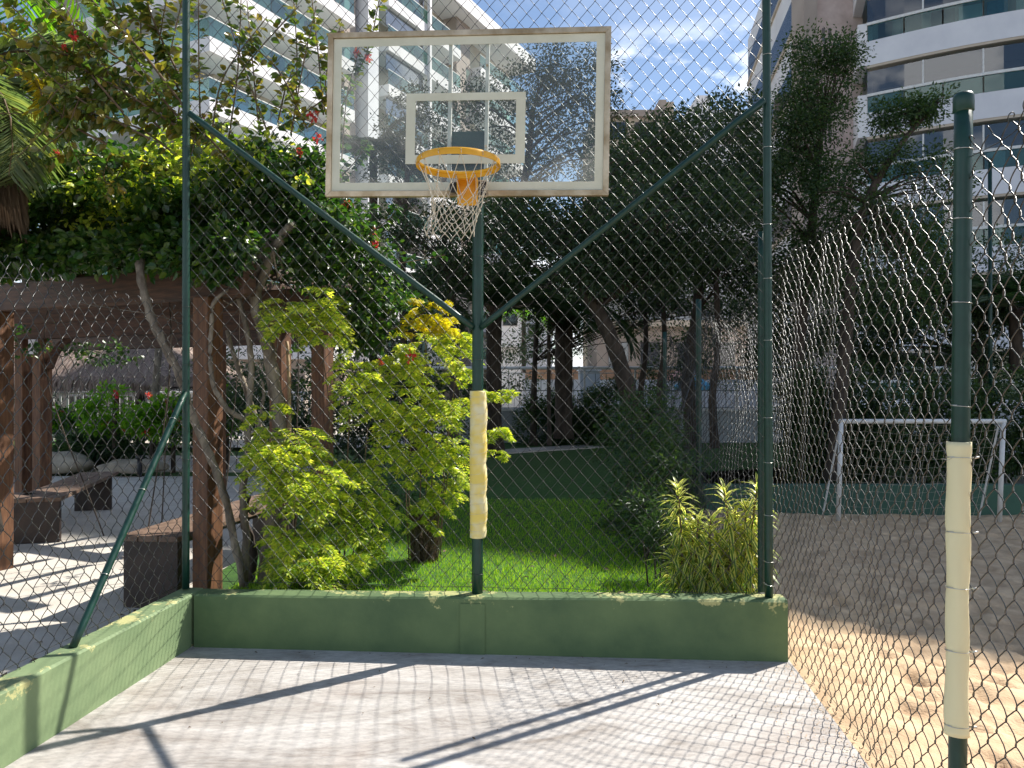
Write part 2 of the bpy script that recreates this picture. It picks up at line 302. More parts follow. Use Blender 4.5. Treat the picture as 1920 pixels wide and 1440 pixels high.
def green_wall(nm='peeling green wall paint', ca=(.066, .118, .050, 1), cb=(.135, .200, .080, 1), cp=(.40, .40, .17, 1)):
    m, t, b, o = base_mat(nm); b.inputs['Roughness'].default_value = .72
    l = t.links.new; co = N(t, 'ShaderNodeTexCoord')
    n1 = N(t, 'ShaderNodeTexNoise'); n1.inputs['Scale'].default_value = 2.2; n1.inputs['Detail'].default_value = 7; n1.inputs['Roughness'].default_value = .6
    r1 = N(t, 'ShaderNodeValToRGB'); r1.color_ramp.elements[0].position = .3; r1.color_ramp.elements[0].color = ca; r1.color_ramp.elements[1].position = .7; r1.color_ramp.elements[1].color = cb
    n2 = N(t, 'ShaderNodeTexNoise'); n2.inputs['Scale'].default_value = 4.5; n2.inputs['Detail'].default_value = 9; n2.inputs['Roughness'].default_value = .72
    sp = N(t, 'ShaderNodeSeparateXYZ'); mr = N(t, 'ShaderNodeMapRange'); mr.inputs[1].default_value = .22; mr.inputs[2].default_value = .37; mr.inputs[3].default_value = -.10; mr.inputs[4].default_value = .075
    lo = N(t, 'ShaderNodeMapRange'); lo.inputs[1].default_value = .0; lo.inputs[2].default_value = .06; lo.inputs[3].default_value = .08; lo.inputs[4].default_value = .0
    ad = N(t, 'ShaderNodeMath', operation='ADD'); ad2 = N(t, 'ShaderNodeMath', operation='ADD')
    r2 = N(t, 'ShaderNodeValToRGB'); r2.color_ramp.elements[0].position = .600; r2.color_ramp.elements[1].position = .625
    mx = N(t, 'ShaderNodeMixRGB'); mx.inputs[2].default_value = cp
    n3 = N(t, 'ShaderNodeTexNoise'); n3.inputs['Scale'].default_value = 35; n3.inputs['Detail'].default_value = 5
    bm = N(t, 'ShaderNodeBump'); bm.inputs['Strength'].default_value = .25; bm.inputs['Distance'].default_value = .006
    l(co.outputs['Object'], n1.inputs[0]); l(co.outputs['Object'], n2.inputs[0]); l(co.outputs['Object'], n3.inputs[0]); l(co.outputs['Object'], sp.inputs[0])
    l(sp.outputs[2], mr.inputs[0]); l(sp.outputs[2], lo.inputs[0]); l(n2.outputs[0], ad.inputs[0]); l(mr.outputs[0], ad.inputs[1]); l(ad.outputs[0], ad2.inputs[0]); l(lo.outputs[0], ad2.inputs[1]); l(ad2.outputs[0], r2.inputs[0])
    l(n1.outputs[0], r1.inputs[0]); l(r1.outputs[0], mx.inputs[1]); l(r2.outputs[0], mx.inputs[0]); l(mx.outputs[0], b.inputs['Base Color'])
    l(n3.outputs[0], bm.inputs['Height']); l(bm.outputs[0], b.inputs['Normal']); return m
M['green_wall'] = green_wall()
M['green_wall_lit'] = green_wall('sunlit tone green wall paint', (.135, .20, .095, 1), (.215, .285, .14, 1), (.46, .45, .20, 1))  # lighter copy of the wall paint, with the left wall's sunlight in its colour
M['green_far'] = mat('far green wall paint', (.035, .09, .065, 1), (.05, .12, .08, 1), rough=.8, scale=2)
M['render_white'] = mat('white render', (.74, .72, .72, 1), (.82, .80, .80, 1), rough=.8, scale=.6)
M['render_grey'] = mat('pale grey cladding', (.66, .66, .70, 1), (.74, .74, .77, 1), rough=.7, scale=.8)
M['render_beige'] = mat('beige render', (.50, .42, .33, 1), (.58, .50, .41, 1), rough=.8, scale=.6)
M['render_brown'] = mat('brown grey render', (.34, .28, .24, 1), (.42, .35, .30, 1), rough=.8, scale=.6)
M['stone_pink'] = mat('pink stone cladding', (.52, .40, .36, 1), (.66, .54, .49, 1), rough=.8, scale=1.5, detail=9)
M['pool_wall'] = mat('pale pool wall', (.36, .38, .40, 1), (.46, .48, .50, 1), rough=.8, scale=2)
M['terracotta'] = mat('terracotta', (.30, .17, .10, 1), (.42, .24, .14, 1), rough=.8, scale=3)
M['pane'] = glassmat('greenish balcony glass', (.50, .76, .74, 1), .06, top=.16)
M['pane_dark'] = glassmat('dark window glass', (.50, .52, .55, 1), .10, top=.30)
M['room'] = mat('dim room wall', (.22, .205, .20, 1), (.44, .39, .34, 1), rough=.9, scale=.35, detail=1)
M['board_glass'] = glassmat('dusty board glass', (.93, .95, .93, 1), .02, haze=.042, hazec=(.78, .76, .68, 1))
M['pink'] = mat('pink canvas', (.75, .38, .30, 1), (.80, .46, .38, 1), rough=.9)
M['blue'] = mat('blue canvas', (.08, .28, .42, 1), (.12, .36, .50, 1), rough=.9)
M['rock'] = mat('beige boulder', (.22, .18, .13, 1), (.42, .36, .28, 1), rough=.9, scale=3, bump=.8, bscale=12, detail=9)

# ------------------------------------------------------------------ the ground
SLOPE = -0.45
def sstep(a, b, x):
    t = np.clip((x - a) / (b - a), 0, 1); return t * t * (3 - 2 * t)
def fence_x(y):                       # ground line of the fence on the right
    return 1.757 + 0.09 * (y - 4.74)
grid('ground', -300, 300, -120, 500, 30, 30, lambda x, y: -0.45 + 0 * x, M['soil'])
def court_pts():
    return [(-2.9, -4), (1.0, -4), (fence_x(1.0) - .01, 1.0), (fence_x(4.70) + .03, 4.74), (-2.12, 5.02), (-2.31, 3.4)]
g = G(); g.prism([(-3.1, -4.0), (1.02, -4.0), (1.46, 1.4), (1.64, 3.4), (1.775, 4.80), (1.775, 4.9), (-2.2, 5.1), (-2.34, 3.4)], -0.40, 0.0)
tag(g.build('court_floor', M['concrete']), kind='structure')
def sandz(x, y):
    n = vnoise(x * 4.2, y * 4.2, 1) * .035 + vnoise(x * 9.3, y * 9.3, 2) * .022 + vnoise(x * 22, y * 22, 3) * .010
    foot = np.clip(vnoise(x * 3.3 + 9, y * 5.1, 5) - .62, 0, 1) * -.16 + np.clip(vnoise(x * 7.3 + 4, y * 9.7, 11) - .6, 0, 1) * -.13
    d_ = x - fence_x(y); rim_ = .016 * vnoise(x * 7, y * 7, 8) + .010 * vnoise(x * 25, y * 25, 9) - .022 + .16 * np.clip(d_, -.2, .3)
    full = -.042 + n * 1.0 + foot * (1.3 - .8 * sstep(4.5, 8, y)) - .115 * sstep(0, 2.5, x - fence_x(y)) - .05 * sstep(7, 10, y)
    return rim_ * (1 - sstep(.05, .5, d_)) + full * sstep(.05, .5, d_)
X0 = 1.45
grid('sand', X0, 13, -1, 11.25, 420, 420, lambda x, y: np.where(x < fence_x(y) - .16, -.30, sandz(x, y)), M['sand'])
def lawnz(x, y):
    return .20 * sstep(-2.7, -1.75, x + .25 * np.clip(y - 6, 0, 4) * 0) + .012 * vnoise(x * 2, y * 2, 4) - .02
def lawn_x1(y): return fence_x(y) - .02
Xg = []
def lawn_mesh():
    ny, nx = 120, 60; V = []
    for y in np.linspace(4.98, 24.0, ny):
        x0 = -2.75 if y < 9 else -2.75 - (y - 9) * .22
        xs = np.linspace(x0, min(lawn_x1(y), 1.72 + .09 * (y - 4.74)) + (0 if y < 13 else 6 * min(1, (y - 13) / 3)), nx)
        for x in xs: V.append((x, max(y, 5.12 - .0694 * (x + 2.137)), float(.20 * sstep(-2.7, -1.8, np.array(x)) + .012 * vnoise(np.array(x * 2.), np.array(y * 2.), 4) + .004)))
    i = (np.arange(ny - 1)[:, None] * nx + np.arange(nx - 1)[None]).ravel()
    return tag(mesh_np('lawn', V, np.stack([i, i + 1, i + nx + 1, i + nx], -1), M['lawn'], smooth=True), kind='structure')
lawn_mesh()
# paving beyond the left wall, two grass strips and a second path behind it
grid('paving', -14, -2.45, 1.0, 14.7, 20, 20, lambda x, y: 0 * x - .012, M['paving'])
grid('grass_strip', -26, -2.6, 14.4, 25.5, 10, 10, lambda x, y: 0 * x - .05, M['lawn'])
g = G(); g.prism([(-24, 16.6), (-2.4, 15.5), (-2.4, 18.8), (-24, 20.2)], -.2, -.02); tag(g.build('garden_path', M['paving']), kind='structure')
g = G(); pa, pb = P(800, 858, 16.0), P(1150, 834, 19.8)
g.prism([(pa[0], 15.9), (pb[0] + 1.5, 20.2), (pb[0] + 1.5, 21.3), (pa[0], 16.9)], .1, .235); tag(g.build('stone_path', M['paving']), kind='structure')
grid('pool_deck', -12, 34, 20.9, 46, 12, 12, lambda x, y: 0 * x + .05, M['paving'])

# grass blades on the near lawn
n = 60000
yy = 4.98 + 5.2 * rng.random(n) ** 1.5; xx = -2.3 + (fence_x(yy) + 2.25) * rng.random(n)
zz = .20 * sstep(-2.7, -1.8, xx) + .004
k_ = yy > 5.205 - .0694 * (xx + 2.137); xx, yy, zz = xx[k_], yy[k_], zz[k_]; n = len(xx)
pos = np.stack([xx, yy, zz], 1); d = norm(np.stack([rng.normal(0, .35, n), rng.normal(0, .35, n), np.ones(n)], 1))
V, Fc = leaves(pos, d, norm(np.stack([rng.normal(0, 1, n), rng.normal(0, 1, n), np.zeros(n)], 1)), .028 + .03 * rng.random(n), .005 + .003 * rng.random(n), BLADE)
tag(mesh_np('grass', V, Fc, M['grass']), 'short bright green lawn grass behind the low green wall', 'grass', kind='stuff')

# ------------------------------------------------------------------ low green walls
def wall_prism(name, pts, z0, ztops, parent=None, m=None):
    n_ = len(pts); V = [(p[0], p[1], z0) for p in pts] + [(p[0], p[1], z) for p, z in zip(pts, ztops)]
    Fc = [tuple(range(n_))[::-1], tuple(range(n_, 2 * n_))] + [(i, (i + 1) % n_, n_ + (i + 1) % n_, n_ + i) for i in range(n_)]
    g = G(); g.add(V, Fc); return g.build(name, m or M['green_wall'], parent, bevel=.012)
WL, WR = np.array([-2.137, 5.02]), np.array([1.754, 4.75])
wdir = norm(WR - WL); wn = np.array([-wdir[1], wdir[0]])
# subdivided so that the edges can be a little uneven
def wall_mesh(name, A, B, th, h0, h1, n_=60, seed=1, z0=-.05, m='green_wall'):
    A, B = np.array(A), np.array(B); u = norm(B - A); nn = np.array([-u[1], u[0]]); Ln = np.linalg.norm(B - A)
    prof = [(0, z0), (0, .5), (0, .93), (.012, 1.0), (.5, 1.0), (th - .012, 1.0), (th, .93), (th, z0)]
    V = []
    for i in range(n_ + 1):
        t = i / n_; h = h0 + (h1 - h0) * t + (vnoise(np.array(t * Ln * 3.), np.array(seed * 1.7), seed) - .5) * .008
        for k, (dd, zz) in enumerate(prof):
            if k == 4: dd = th * .5
            z = z0 if zz == z0 else (h * zz if k in (1,) else h - (0 if zz == 1.0 else .012))
            off = (vnoise(np.array(t * Ln * 4. + k), np.array(z * 9.), seed + 3) - .5) * .006 if 0 < i < n_ else 0
            p = A + u * Ln * t + nn * (dd + off); V.append((p[0], p[1], z))
    m_ = len(prof); Fc = []
    for i in range(n_):
        for k in range(m_ - 1):
            a = i * m_ + k; Fc.append((a, a + m_, a + m_ + 1, a + 1))
    g = G(); g.add(V, Fc); b = len(V) - m_
    g.f.append(tuple(range(m_))); g.f.append(tuple(b + i for i in range(m_))[::-1])
    return g.build(name, M[m], smooth=False)
WTH = .16
o = wall_mesh('low_wall', WL, WR, WTH, .352, .390, seed=1); tag(o, 'low green painted wall with peeling top edge under the basketball hoop', 'wall')
g = G(); cA = WL + wdir * 1.78 - wn * .006; cB = cA + wdir * .165
g.obox(tuple(WL), tuple(wdir), tuple(-wn), 1.80, 1.965, .0, .006, 0, .33)
o2 = g.build('mortar_patch', M['green_wall']); o2.parent = o
LW0 = np.array([-2.137, 5.19]); LW1 = np.array([-2.53, 1.6])
o = wall_mesh('low_wall', LW1, LW0, WTH, .352, .352, seed=5, m='green_wall_lit'); tag(o, 'low green painted wall on the left side with sunlit yellowed top', 'wall')

# ------------------------------------------------------------------ chain link
WW, WH = .100, .116
def chain(name, parent, U0, U1, V0, V1, S, r=.0021, sides=6, bow=.012, depth=.004):
    """zigzag wires hooked into each other; S(u, v, d) maps to world, d is off the sheet"""
    parts = []; k0, k1 = int(math.floor(U0 / (WW / 2))), int(math.ceil(U1 / (WW / 2)))
    nj = int(round((V1 - V0) / (WH / 2)))
    an = np.arange(sides) / sides * 2 * np.pi; fr = np.array([0, .08, .26, .5, .74, .92])
    for k in range(k0, k1):
        us, vs, ds = [], [], []
        for j in range(nj):
            a, b = ((0, 1) if (j + k) % 2 == 0 else (1, 0)); side = 1 if a == 0 else -1
            for f in fr:
                e = f - bow * math.sin(2 * math.pi * f)
                us.append((k + a + (b - a) * e) * WW / 2 + (0 if f else (.0028 if a == 1 else -.0028))); vs.append(V0 + (j + f) * WH / 2)
                ds.append(0 if f == 0 else side * (r * .9 + depth * math.sin(math.pi * f)))
        us = np.array(us); vs = np.array(vs); ds = np.array(ds)
        Pt = S(us, vs, ds); V, Fq = tube_np(Pt, r, sides); parts.append((V, np.array(Fq)))
    V, Fc = merge(parts)
    return mesh_np(name, V, Fc, M['wire'], parent, smooth=True, kind='stuff')
def hooks(parent, line, r=.0019):
    """small twisted wire ends along an edge"""
    parts = []
    for (p, up) in line:
        s = up; a = rng.random() * 6.28
        q = [p + np.array([math.cos(a + t * 4.4) * .010, math.sin(a + t * 4.4) * .006, s * (.004 + .030 * math.sin(t * 2.6) + .004 * t)]) for t in np.linspace(0, 1, 9)]
        V, Fq = tube_np(q, r, 4); parts.append((V, np.array(Fq)))
    V, Fc = merge(parts); return mesh_np('wire_hooks', V, Fc, M['wire'], parent, True, 'stuff')
def pipe(name, a, b, r, parent, m='steel_green', cap=True, n=20, bumps=True):
    a, b = np.asarray(a, float), np.asarray(b, float); k = 14
    pts = [a + (b - a) * i / k for i in range(k + 1)]; rr = [r * (1 + (.0 if i in (0, k) else .012 * math.sin(i * 2.3))) for i in range(k + 1)]
    g = G(); g.tube(pts, rr, n); return g.build(name, M[m], parent, smooth=False) if not bumps else _smoothcap(g, name, M[m], parent)
def _smoothcap(g, name, m, parent):
    o = g.build(name, m, parent)
    for p in o.data.polygons: p.use_smooth = len(p.vertices) == 4
    return o
def ring(name, c, axis, r, wr, parent, m='tie', tail=0, k=22, turns=1.15):
    ax = norm(np.asarray(axis, float)); a = norm(np.cross(ax, [0.3, 1, 0.2])); b = np.cross(ax, a)
    pts = [np.asarray(c) + (a * math.cos(t * 2 * math.pi) + b * math.sin(t * 2 * math.pi)) * r + ax * (t - .5) * wr * 2 for t in np.linspace(0, turns, k)]
    g = G(); g.tube(pts, wr, 5); return g.build(name, M[m], parent, smooth=True)

# back fence, on the wall
fb = thing('chain_link_fence', 'tall chain link fence behind the hoop with two diagonal green brace pipes', 'fence', (WL[0], WL[1] + .08, .35))
BL = P(349, 1103, 5.14); BR = np.array([1.662, 4.835, .388])
pole_b = np.array([-.232, 5.0, .37])
fu = norm(np.array([BR[0] - BL[0], BR[1] - BL[1]])); fl = float(np.linalg.norm(BR[:2] - BL[:2]))
def Sback(u, v, d):
    dist = .045 + .012 * np.sin(u * 2.1 + v * 1.3) + .010 * np.sin(v * 2.7 + u)
    uu = u + .006 * np.sin(v * 3.1 + u * 2); vv = v + .006 * np.sin(u * 4.7)
    return np.stack([BL[0] + fu[0] * uu - fu[1] * (dist + d), BL[1] + fu[1] * uu + fu[0] * (dist + d), vv], 1)
chain('wire_mesh', fb, 0.0, fl, .372, 4.90, Sback, r=.0018)
hooks(fb, [(Sback(np.array([k * WW]), np.array([.385]), np.array([0.]))[0], -1) for k in range(1, int(fl / WW))])
pipe('post', BL, [BL[0] - .005, BL[1], 5.0], .0245, fb)
pipe('post', BR, [BR[0] - .014, BR[1], 5.0], .0262, fb)
pipe('top_rail', [BL[0], BL[1], 4.97], [BR[0], BR[1], 4.97], .022, fb)
pipe('brace', P(357, 214, 5.12) + [0, -.02, 0], P(887, 614, 4.975), .0205, fb)
pipe('brace', P(902, 614, 4.965), P(1433, 187, 4.80), .0205, fb)
a_, b_ = Sback(np.array([0., fl]), np.array([.40, .40]), np.array([.0, .0]))
g = G(); g.tube([a_ + (b_ - a_) * t + np.array([0, 0, .004 * math.sin(t * 40)]) for t in np.linspace(0, 1, 60)], .0018, 4); g.build('tension_wire', M['wire'], fb, smooth=True)
for z in (1.25, 1.9, 2.3, 2.9, 3.4, 4.0): ring('tie_wire', [BL[0], BL[1], z], (0, 0, 1), .027, .0013, fb, 'wire')
for z in (.62, .92, 1.26, 1.55, 2.05, 2.45, 2.8, 3.3, 3.9): ring('tie_wire', [BR[0] - .002 * z, BR[1], z], (0, 0, 1), .029, .0013, fb)
ring('tie_wire', [BR[0], BR[1], .47], (.25, 0, 1), .033, .0016, fb)

# left fence
fL = thing('chain_link_fence', 'low chain link fence on the left wall with one leaning brace pipe', 'fence', (-2.3, 3.6, .35))
la, lb = np.array([-2.62, 1.9]), np.array([BL[0] - .01, BL[1]])
la = np.array([-2.58, 2.2]); lu = norm(lb - la); ll = float(np.linalg.norm(lb - la)); ln_ = np.array([-lu[1], lu[0]])
def Sleft(u, v, d):
    k = np.clip((v - .3) / 2.0, 0, 1); bulge = .05 * np.sin(u * 3.2 + 1) * k + .03 * np.sin(v * 4 + u * 2) * k + .028
    top = k ** 2 * (.03 * np.sin(u * 5.1) - .10 * np.clip(1 - (ll - u) / .7, 0, 1))
    x = la[0] + lu[0] * u + ln_[0] * (bulge + d); y = la[1] + lu[1] * u + ln_[1] * (bulge + d)
    return np.stack([x, y, v + top], 1)
chain('wire_mesh', fL, 0, ll, .360, .360 + WH * 17, Sleft, bow=.04, depth=.007)
hooks(fL, [(Sleft(np.array([k * WW]), np.array([.372]), np.array([0.]))[0], -1) for k in range(1, int(ll / WW))])
hooks(fL, [(Sleft(np.array([k * WW + .05]), np.array([.360 + WH * 17 - .01]), np.array([0.]))[0], 1) for k in range(1, int(ll / WW))])
us = np.linspace(0, ll, 50); tw = Sleft(us, np.full(50, .36 + WH * 16.3), np.zeros(50)); g = G(); g.tube(tw, .0018, 4); g.build('tension_wire', M['wire'], fL, smooth=True)
tw = Sleft(us, np.full(50, .385), np.zeros(50)); g = G(); g.tube(tw, .0018, 4); g.build('tension_wire', M['wire'], fL, smooth=True)
b0, b1 = P(137, 1216, 4.0), P(347, 736, 5.07); b0[2] = .352
pipe('brace', b0, b1, .0205, fL)
for t in (.24, .56, .87): ring('tie_wire', b0 + (b1 - b0) * t, b1 - b0, .0235, .0016, fL)
pipe('post', [-2.60, 2.2, .352], [-2.60, 2.2, 2.42], .03, fL)

# right fence, standing at the edge of the sand
fR = thing('chain_link_fence', 'slack rippling chain link fence on the right between court and sand', 'fence', (1.6, 3.4, 0))
def fx(y): return 1.757 + .09 * (y - 4.74)
PY = [0.72, 2.68, 4.97, 8.30, 11.6]
def Sright(u, v, d):       # u is the distance along y from 0
    y = u; seg = np.zeros_like(u); ph = np.zeros_like(u)
    for a, b in zip(PY[:-1], PY[1:]):
        k = (u >= a) & (u <= b); seg = np.where(k, np.sin(np.pi * (u - a) / (b - a)), seg); ph = np.where(k, (u - a) / (b - a), ph)
    vv = np.clip(v / 2.6, 0, 1)
    slack = seg * (.018 * np.sin(u * 3.4 + v * 1.7) + .010 * np.sin(u * 7.1 - v * 2.3 + 1) + .05 * np.sin(v * 2.4 + .4) * np.where(u > 4.97, -2.6, .25))
    rip = .009 * np.sin(u * 16 + v * 5) * vv
    deep = np.where(u > 8.3, 1.0, np.where(u > 4.97, 1.0, .35))
    bul = -.31 * np.where(u > 5.5, sstep(5.5, 8.2, u), 0) * np.sin(np.clip(v, 0, 2.3) / 2.3 * np.pi) * np.where(u > 8.3, .9, .8)
    sag = -vv ** 4 * seg * (.015 + .26 * (u > 4.97)) - vv * .04 * (u > 4.97) * np.clip((u - 4.97) / 4, 0, 1)
    x = fx(y) + .03 + .042 * np.clip(v / .8, 0, 1) + slack + rip + bul + d
    z = v + sag + .012 * np.sin(u * 9) * vv
    return np.stack([x, y + .010 * np.sin(v * 3 + u * 4), z], 1)
chain('wire_mesh', fR, 1.5, 11.6, .018, .018 + WH * 22.5, Sright, r=.0022, bow=.04, depth=.0075)
hooks(fR, [(Sright(np.array([k * WW]), np.array([.035]), np.array([0.]))[0] + np.array([-.01, 0, 0]), -1) for k in range(20, 60)])
hooks(fR, [(Sright(np.array([k * WW + .05]), np.array([.018 + WH * 22.5 - .012]), np.array([0.]))[0], 1) for k in range(17, 100)])
for vz in (.05, .018 + WH * 22.1):
    us = np.linspace(1.5, 11.6, 160); g = G(); g.tube(Sright(us, np.full(160, vz), np.zeros(160)), .0018, 4); g.build('tension_wire', M['wire'], fR, smooth=True)
FPb, FPt = np.array([1.590, 2.68, -.2]), np.array([1.623, 2.68, 2.79])
pipe('post', FPb, FPt, .0300, fR)
g = G(); g.tube([FPt - [0, 0, .055], FPt - [0, 0, .05], FPt, FPt + [0, 0, .012], FPt + [0, 0, .016]], [.030, .0345, .0345, .030, .012], 22); _smoothcap(g, 'cap', M['steel_green'], fR)
pipe('post', [1.655, 4.965, -.2], [1.66, 4.965, 2.78], .0235, fR)
pipe('post', [.25 * 8.3, 8.3, -.1], [.25 * 8.3, 8.3, 2.72], .031, fR)
pipe('post', [fx(11.6), 11.6, -.1], [fx(11.6), 11.6, 2.6], .030, fR)
for z in (.75, 1.25, 1.68, 2.05, 2.35, 2.6):
    ring('tie_wire', FPb + (FPt - FPb) * ((z + .2) / 2.99), (0.1, 0, 1), .0325, .0013, fR)
# cream foam shell tied round the near post
def shell(name, m, parent, A, B, rad, a0, a1, thick=.011, nz_=60, na=22, wob=.004, notch=None):
    A, B = np.asarray(A, float), np.asarray(B, float); Vo = []
    for i in range(nz_):
        t = i / (nz_ - 1); c = A + (B - A) * t
        pinch = sum(math.exp(-((t - q) / .008) ** 2) for q in wob_t) * .0035
        for layer in (0, 1):
            for j in range(na):
                s_ = j / (na - 1); ang = a0 + (a1 - a0) * s_
                rr = rad + (thick if layer == 0 else 0) - (pinch if layer == 0 else 0) + wob * (math.sin(i * .33 + j * .4) + .6 * math.sin(i * .12 + 2)) * (1 if layer == 0 else .0) * (1.6 * s_ if wob > .004 else 1)
                Vo.append((c[0] + math.cos(ang) * rr, c[1] + math.sin(ang) * rr, c[2]))
    Fc = []; W2 = 2 * na
    for i in range(nz_ - 1):
        for j in range(na - 1):
            if notch and notch(i / (nz_ - 1), j / (na - 1)): continue
            a = i * W2 + j; Fc.append((a, a + 1, a + W2 + 1, a + W2)); b = a + na; Fc.append((b + 1, b, b + W2, b + W2 + 1))
        a = i * W2; Fc.append((a, a + W2, a + W2 + na, a + na)); a = i * W2 + na - 1; Fc.append((a + W2, a, a + na, a + W2 + na))
    for i in (0, nz_ - 1):
        for j in range(na - 1):
            a = i * W2 + j; Fc.append((a, a + na, a + na + 1, a + 1) if i == 0 else (a + 1, a + na + 1, a + na, a))
    g = G(); g.add(Vo, Fc); return g.build(name, m, parent, smooth=True)
fz = lambda z: FPb + (FPt - FPb) * ((z + .2) / 2.99)
wob_t = [.055, .31, .50, .715, .97]
wob_t = [1 - q for q in wob_t]
pad = thing('foam_padding', 'cream foam padding tied around the near right fence post', 'padding', fz(.51))
shell('foam_sleeve', M['foam_b'], pad, fz(.508) + [-.008, -.004, 0], fz(1.553) + [-.008, -.004, 0], .030, R(150), R(331), .008, wob=.0022,
      notch=lambda t, s: s > .86 and .775 < t < .82 and (s - .86) * 3 > abs(t - .797) * 8)
for q in wob_t:
    z = .508 + (1.553 - .508) * q; c = fz(z) + [-.008, -.004, 0]
    ring('tie_wire', c, (0.05, .1, 1), .0385, .0014, pad)
    g = G(); g.tube([c + [.036, -.012, .0], c + [.046, -.022, .002], c + [.056, -.026, .005], c + [.060, -.018, .001]], [.002, .0042, .0035, .001], 6); g.build('tie_tail', M['tie'], pad, smooth=True)
z = .508 + 1.045 * .945; c = fz(z); g = G(); g.tube([c + [-.04, -.02, 0], c + [-.06, -.03, -.004], c + [-.085, -.03, -.002]], .0012, 4); g.build('tie_tail', M['tie'], pad)

# ------------------------------------------------------------------ basketball hoop
hp = thing('basketball_hoop', 'basketball hoop on a green pole with clear backboard, orange rim and cord net', 'basketball hoop', pole_b)
pb_ = pole_b.copy(); ptop = np.array([-.228, 5.0, 3.36])
pole = pipe('pole', pb_, ptop, .0372, hp, n=28)
for z in (.50, 1.93, 2.62, 2.9): ring('tie_wire', [-.231, 5.0, z], (0, 0, 1), .0392, .0012, pole, 'wire')
# yellow sleeve with a bulging cord-wrapped right side
wob_t = []
def sleeve():
    nz_, na = 110, 36; z0, z1 = .742, 1.722; V = []
    for layer in (0, 1):
        for i in range(nz_):
            t = i / (nz_ - 1); z = z0 + (z1 - z0) * t
            for j in range(na):
                a = j / na * 2 * math.pi; right = max(0, math.cos(a + .25))
                twist = .5 + .5 * math.sin(z * 28 + a * 1.2)
                endf = min(1, t / .05, (1 - t) / .05)
                rr = .0372 + (.0145 + right ** 1.5 * (.004 + .009 * abs(math.sin(z * 15.0 + .3)) ** .9) * endf + .0015 * math.sin(a * 3 + z * 9) + .0018 * twist * right if layer == 0 else .001)
                V.append((-.2305 + math.cos(a) * rr, 5.0 + math.sin(a) * rr, z))
    Fc = []; o_ = nz_ * na
    for i in range(nz_ - 1):
        for j in range(na):
            a, b = i * na + j, i * na + (j + 1) % na; Fc.append((a, b, b + na, a + na)); Fc.append((o_ + b, o_ + a, o_ + a + na, o_ + b + na))
    for i in (0, nz_ - 1):
        for j in range(na):
            a, b = i * na + j, i * na + (j + 1) % na; Fc.append((a, o_ + a, o_ + b, b) if i == 0 else (b, o_ + b, o_ + a, a))
    g = G(); g.add(V, Fc); s = g.build('foam_sleeve', M['foam_a'], hp, smooth=True)
    pts = []
    for t in np.linspace(0, 1, 420):
        z = .80 + .86 * t; a = t * 2 * math.pi * 13; right = max(0, math.cos(a + .25))
        rr = .0372 + .0150 + right ** 1.5 * (.004 + .010 * abs(math.sin(z * 15.0 + .3)) ** .7) + .001
        pts.append((-.2305 + math.cos(a) * rr, 5.0 + math.sin(a) * rr, z + .012 * math.sin(a)))
    g = G(); g.tube(pts, .0012, 4); g.build('cord_wrap', M['cord'], s, smooth=True)
    for z in (.79, 1.682): ring('tie_wire', [-.2305, 5.0, z], (0, 0, 1), .0545, .0013, s, 'cord')
sleeve()
# board frame of reference: bx along the board, bz up, bn towards the court
byaw, broll = math.atan2(-.155, 1.80), R(-1.0)
bc = (P(611, 217, 4.785) + P(1146, 210, 4.635)) / 2; bc[2] = 3.475
bxv = np.array([math.cos(byaw) * math.cos(broll), math.sin(byaw) * math.cos(broll), math.sin(broll)])
bnv = norm(np.array([math.sin(byaw), -math.cos(byaw), 0.])); bzv = norm(np.cross(bxv, -bnv)); bzv = bzv if bzv[2] > 0 else -bzv
def bp(x, n_, z): return bc + bxv * x + bnv * n_ + bzv * z
def bbox(g, x0, x1, n0, n1, z0, z1):
    V = [bp(x, n_, z) for z in (z0, z1) for n_ in (n0, n1) for x in (x0, x1)]
    return g.add(V, [(0, 1, 3, 2), (4, 6, 7, 5), (0, 4, 5, 1), (2, 3, 7, 6), (0, 2, 6, 4), (1, 5, 7, 3)])
board = bpy.data.objects.new('backboard', None)
g = G(); bbox(g, -.872, .872, -.006, .004, -.502, .502); board = g.build('backboard', M['board_glass'], hp)
HW, HH, FW = .90, .525, .036
def mitre(x0, x1, z0, z1, side):
    """L-section bar with mitred ends, proud of the glass"""
    g = G(); f = FW
    if side in 'tb':
        s = 1 if side == 't' else -1
        out_, in_ = s * HH, s * (HH - f)
        V = [bp(-HW, .016, out_), bp(HW, .016, out_), bp(HW - f, .016, in_), bp(-HW + f, .016, in_), bp(-HW, -.022, out_), bp(HW, -.022, out_), bp(HW - f, -.022, in_), bp(-HW + f, -.022, in_)]
    else:
        s = 1 if side == 'r' else -1
        out_, in_ = s * HW, s * (HW - f)
        V = [bp(out_, .016, -HH), bp(out_, .016, HH), bp(in_, .016, HH - f), bp(in_, .016, -HH + f), bp(out_, -.022, -HH), bp(out_, -.022, HH), bp(in_, -.022, HH - f), bp(in_, -.022, -HH + f)]
    g.add(V, [(0, 1, 2, 3), (7, 6, 5, 4), (0, 4, 5, 1), (1, 5, 6, 2), (2, 6, 7, 3), (3, 7, 4, 0)])
    return g
for s in 'tblr': mitre(0, 0, 0, 0, s).build('frame_bar', M['alu'], board, bevel=.002)
def stripe_rect(X, Z0, Z1, wdt, nm):
    for (x0, x1, z0, z1) in ((-X, X, Z1 - wdt, Z1), (-X, X, Z0, Z0 + wdt), (-X, -X + wdt, Z0 + wdt, Z1 - wdt), (X - wdt, X, Z0 + wdt, Z1 - wdt)):
        g = G(); bbox(g, x0, x1, .0045, .0062, z0, z1); g.build(nm, M['board_paint'], board)
stripe_rect(.863, -.487, .487, .052, 'border_stripe')
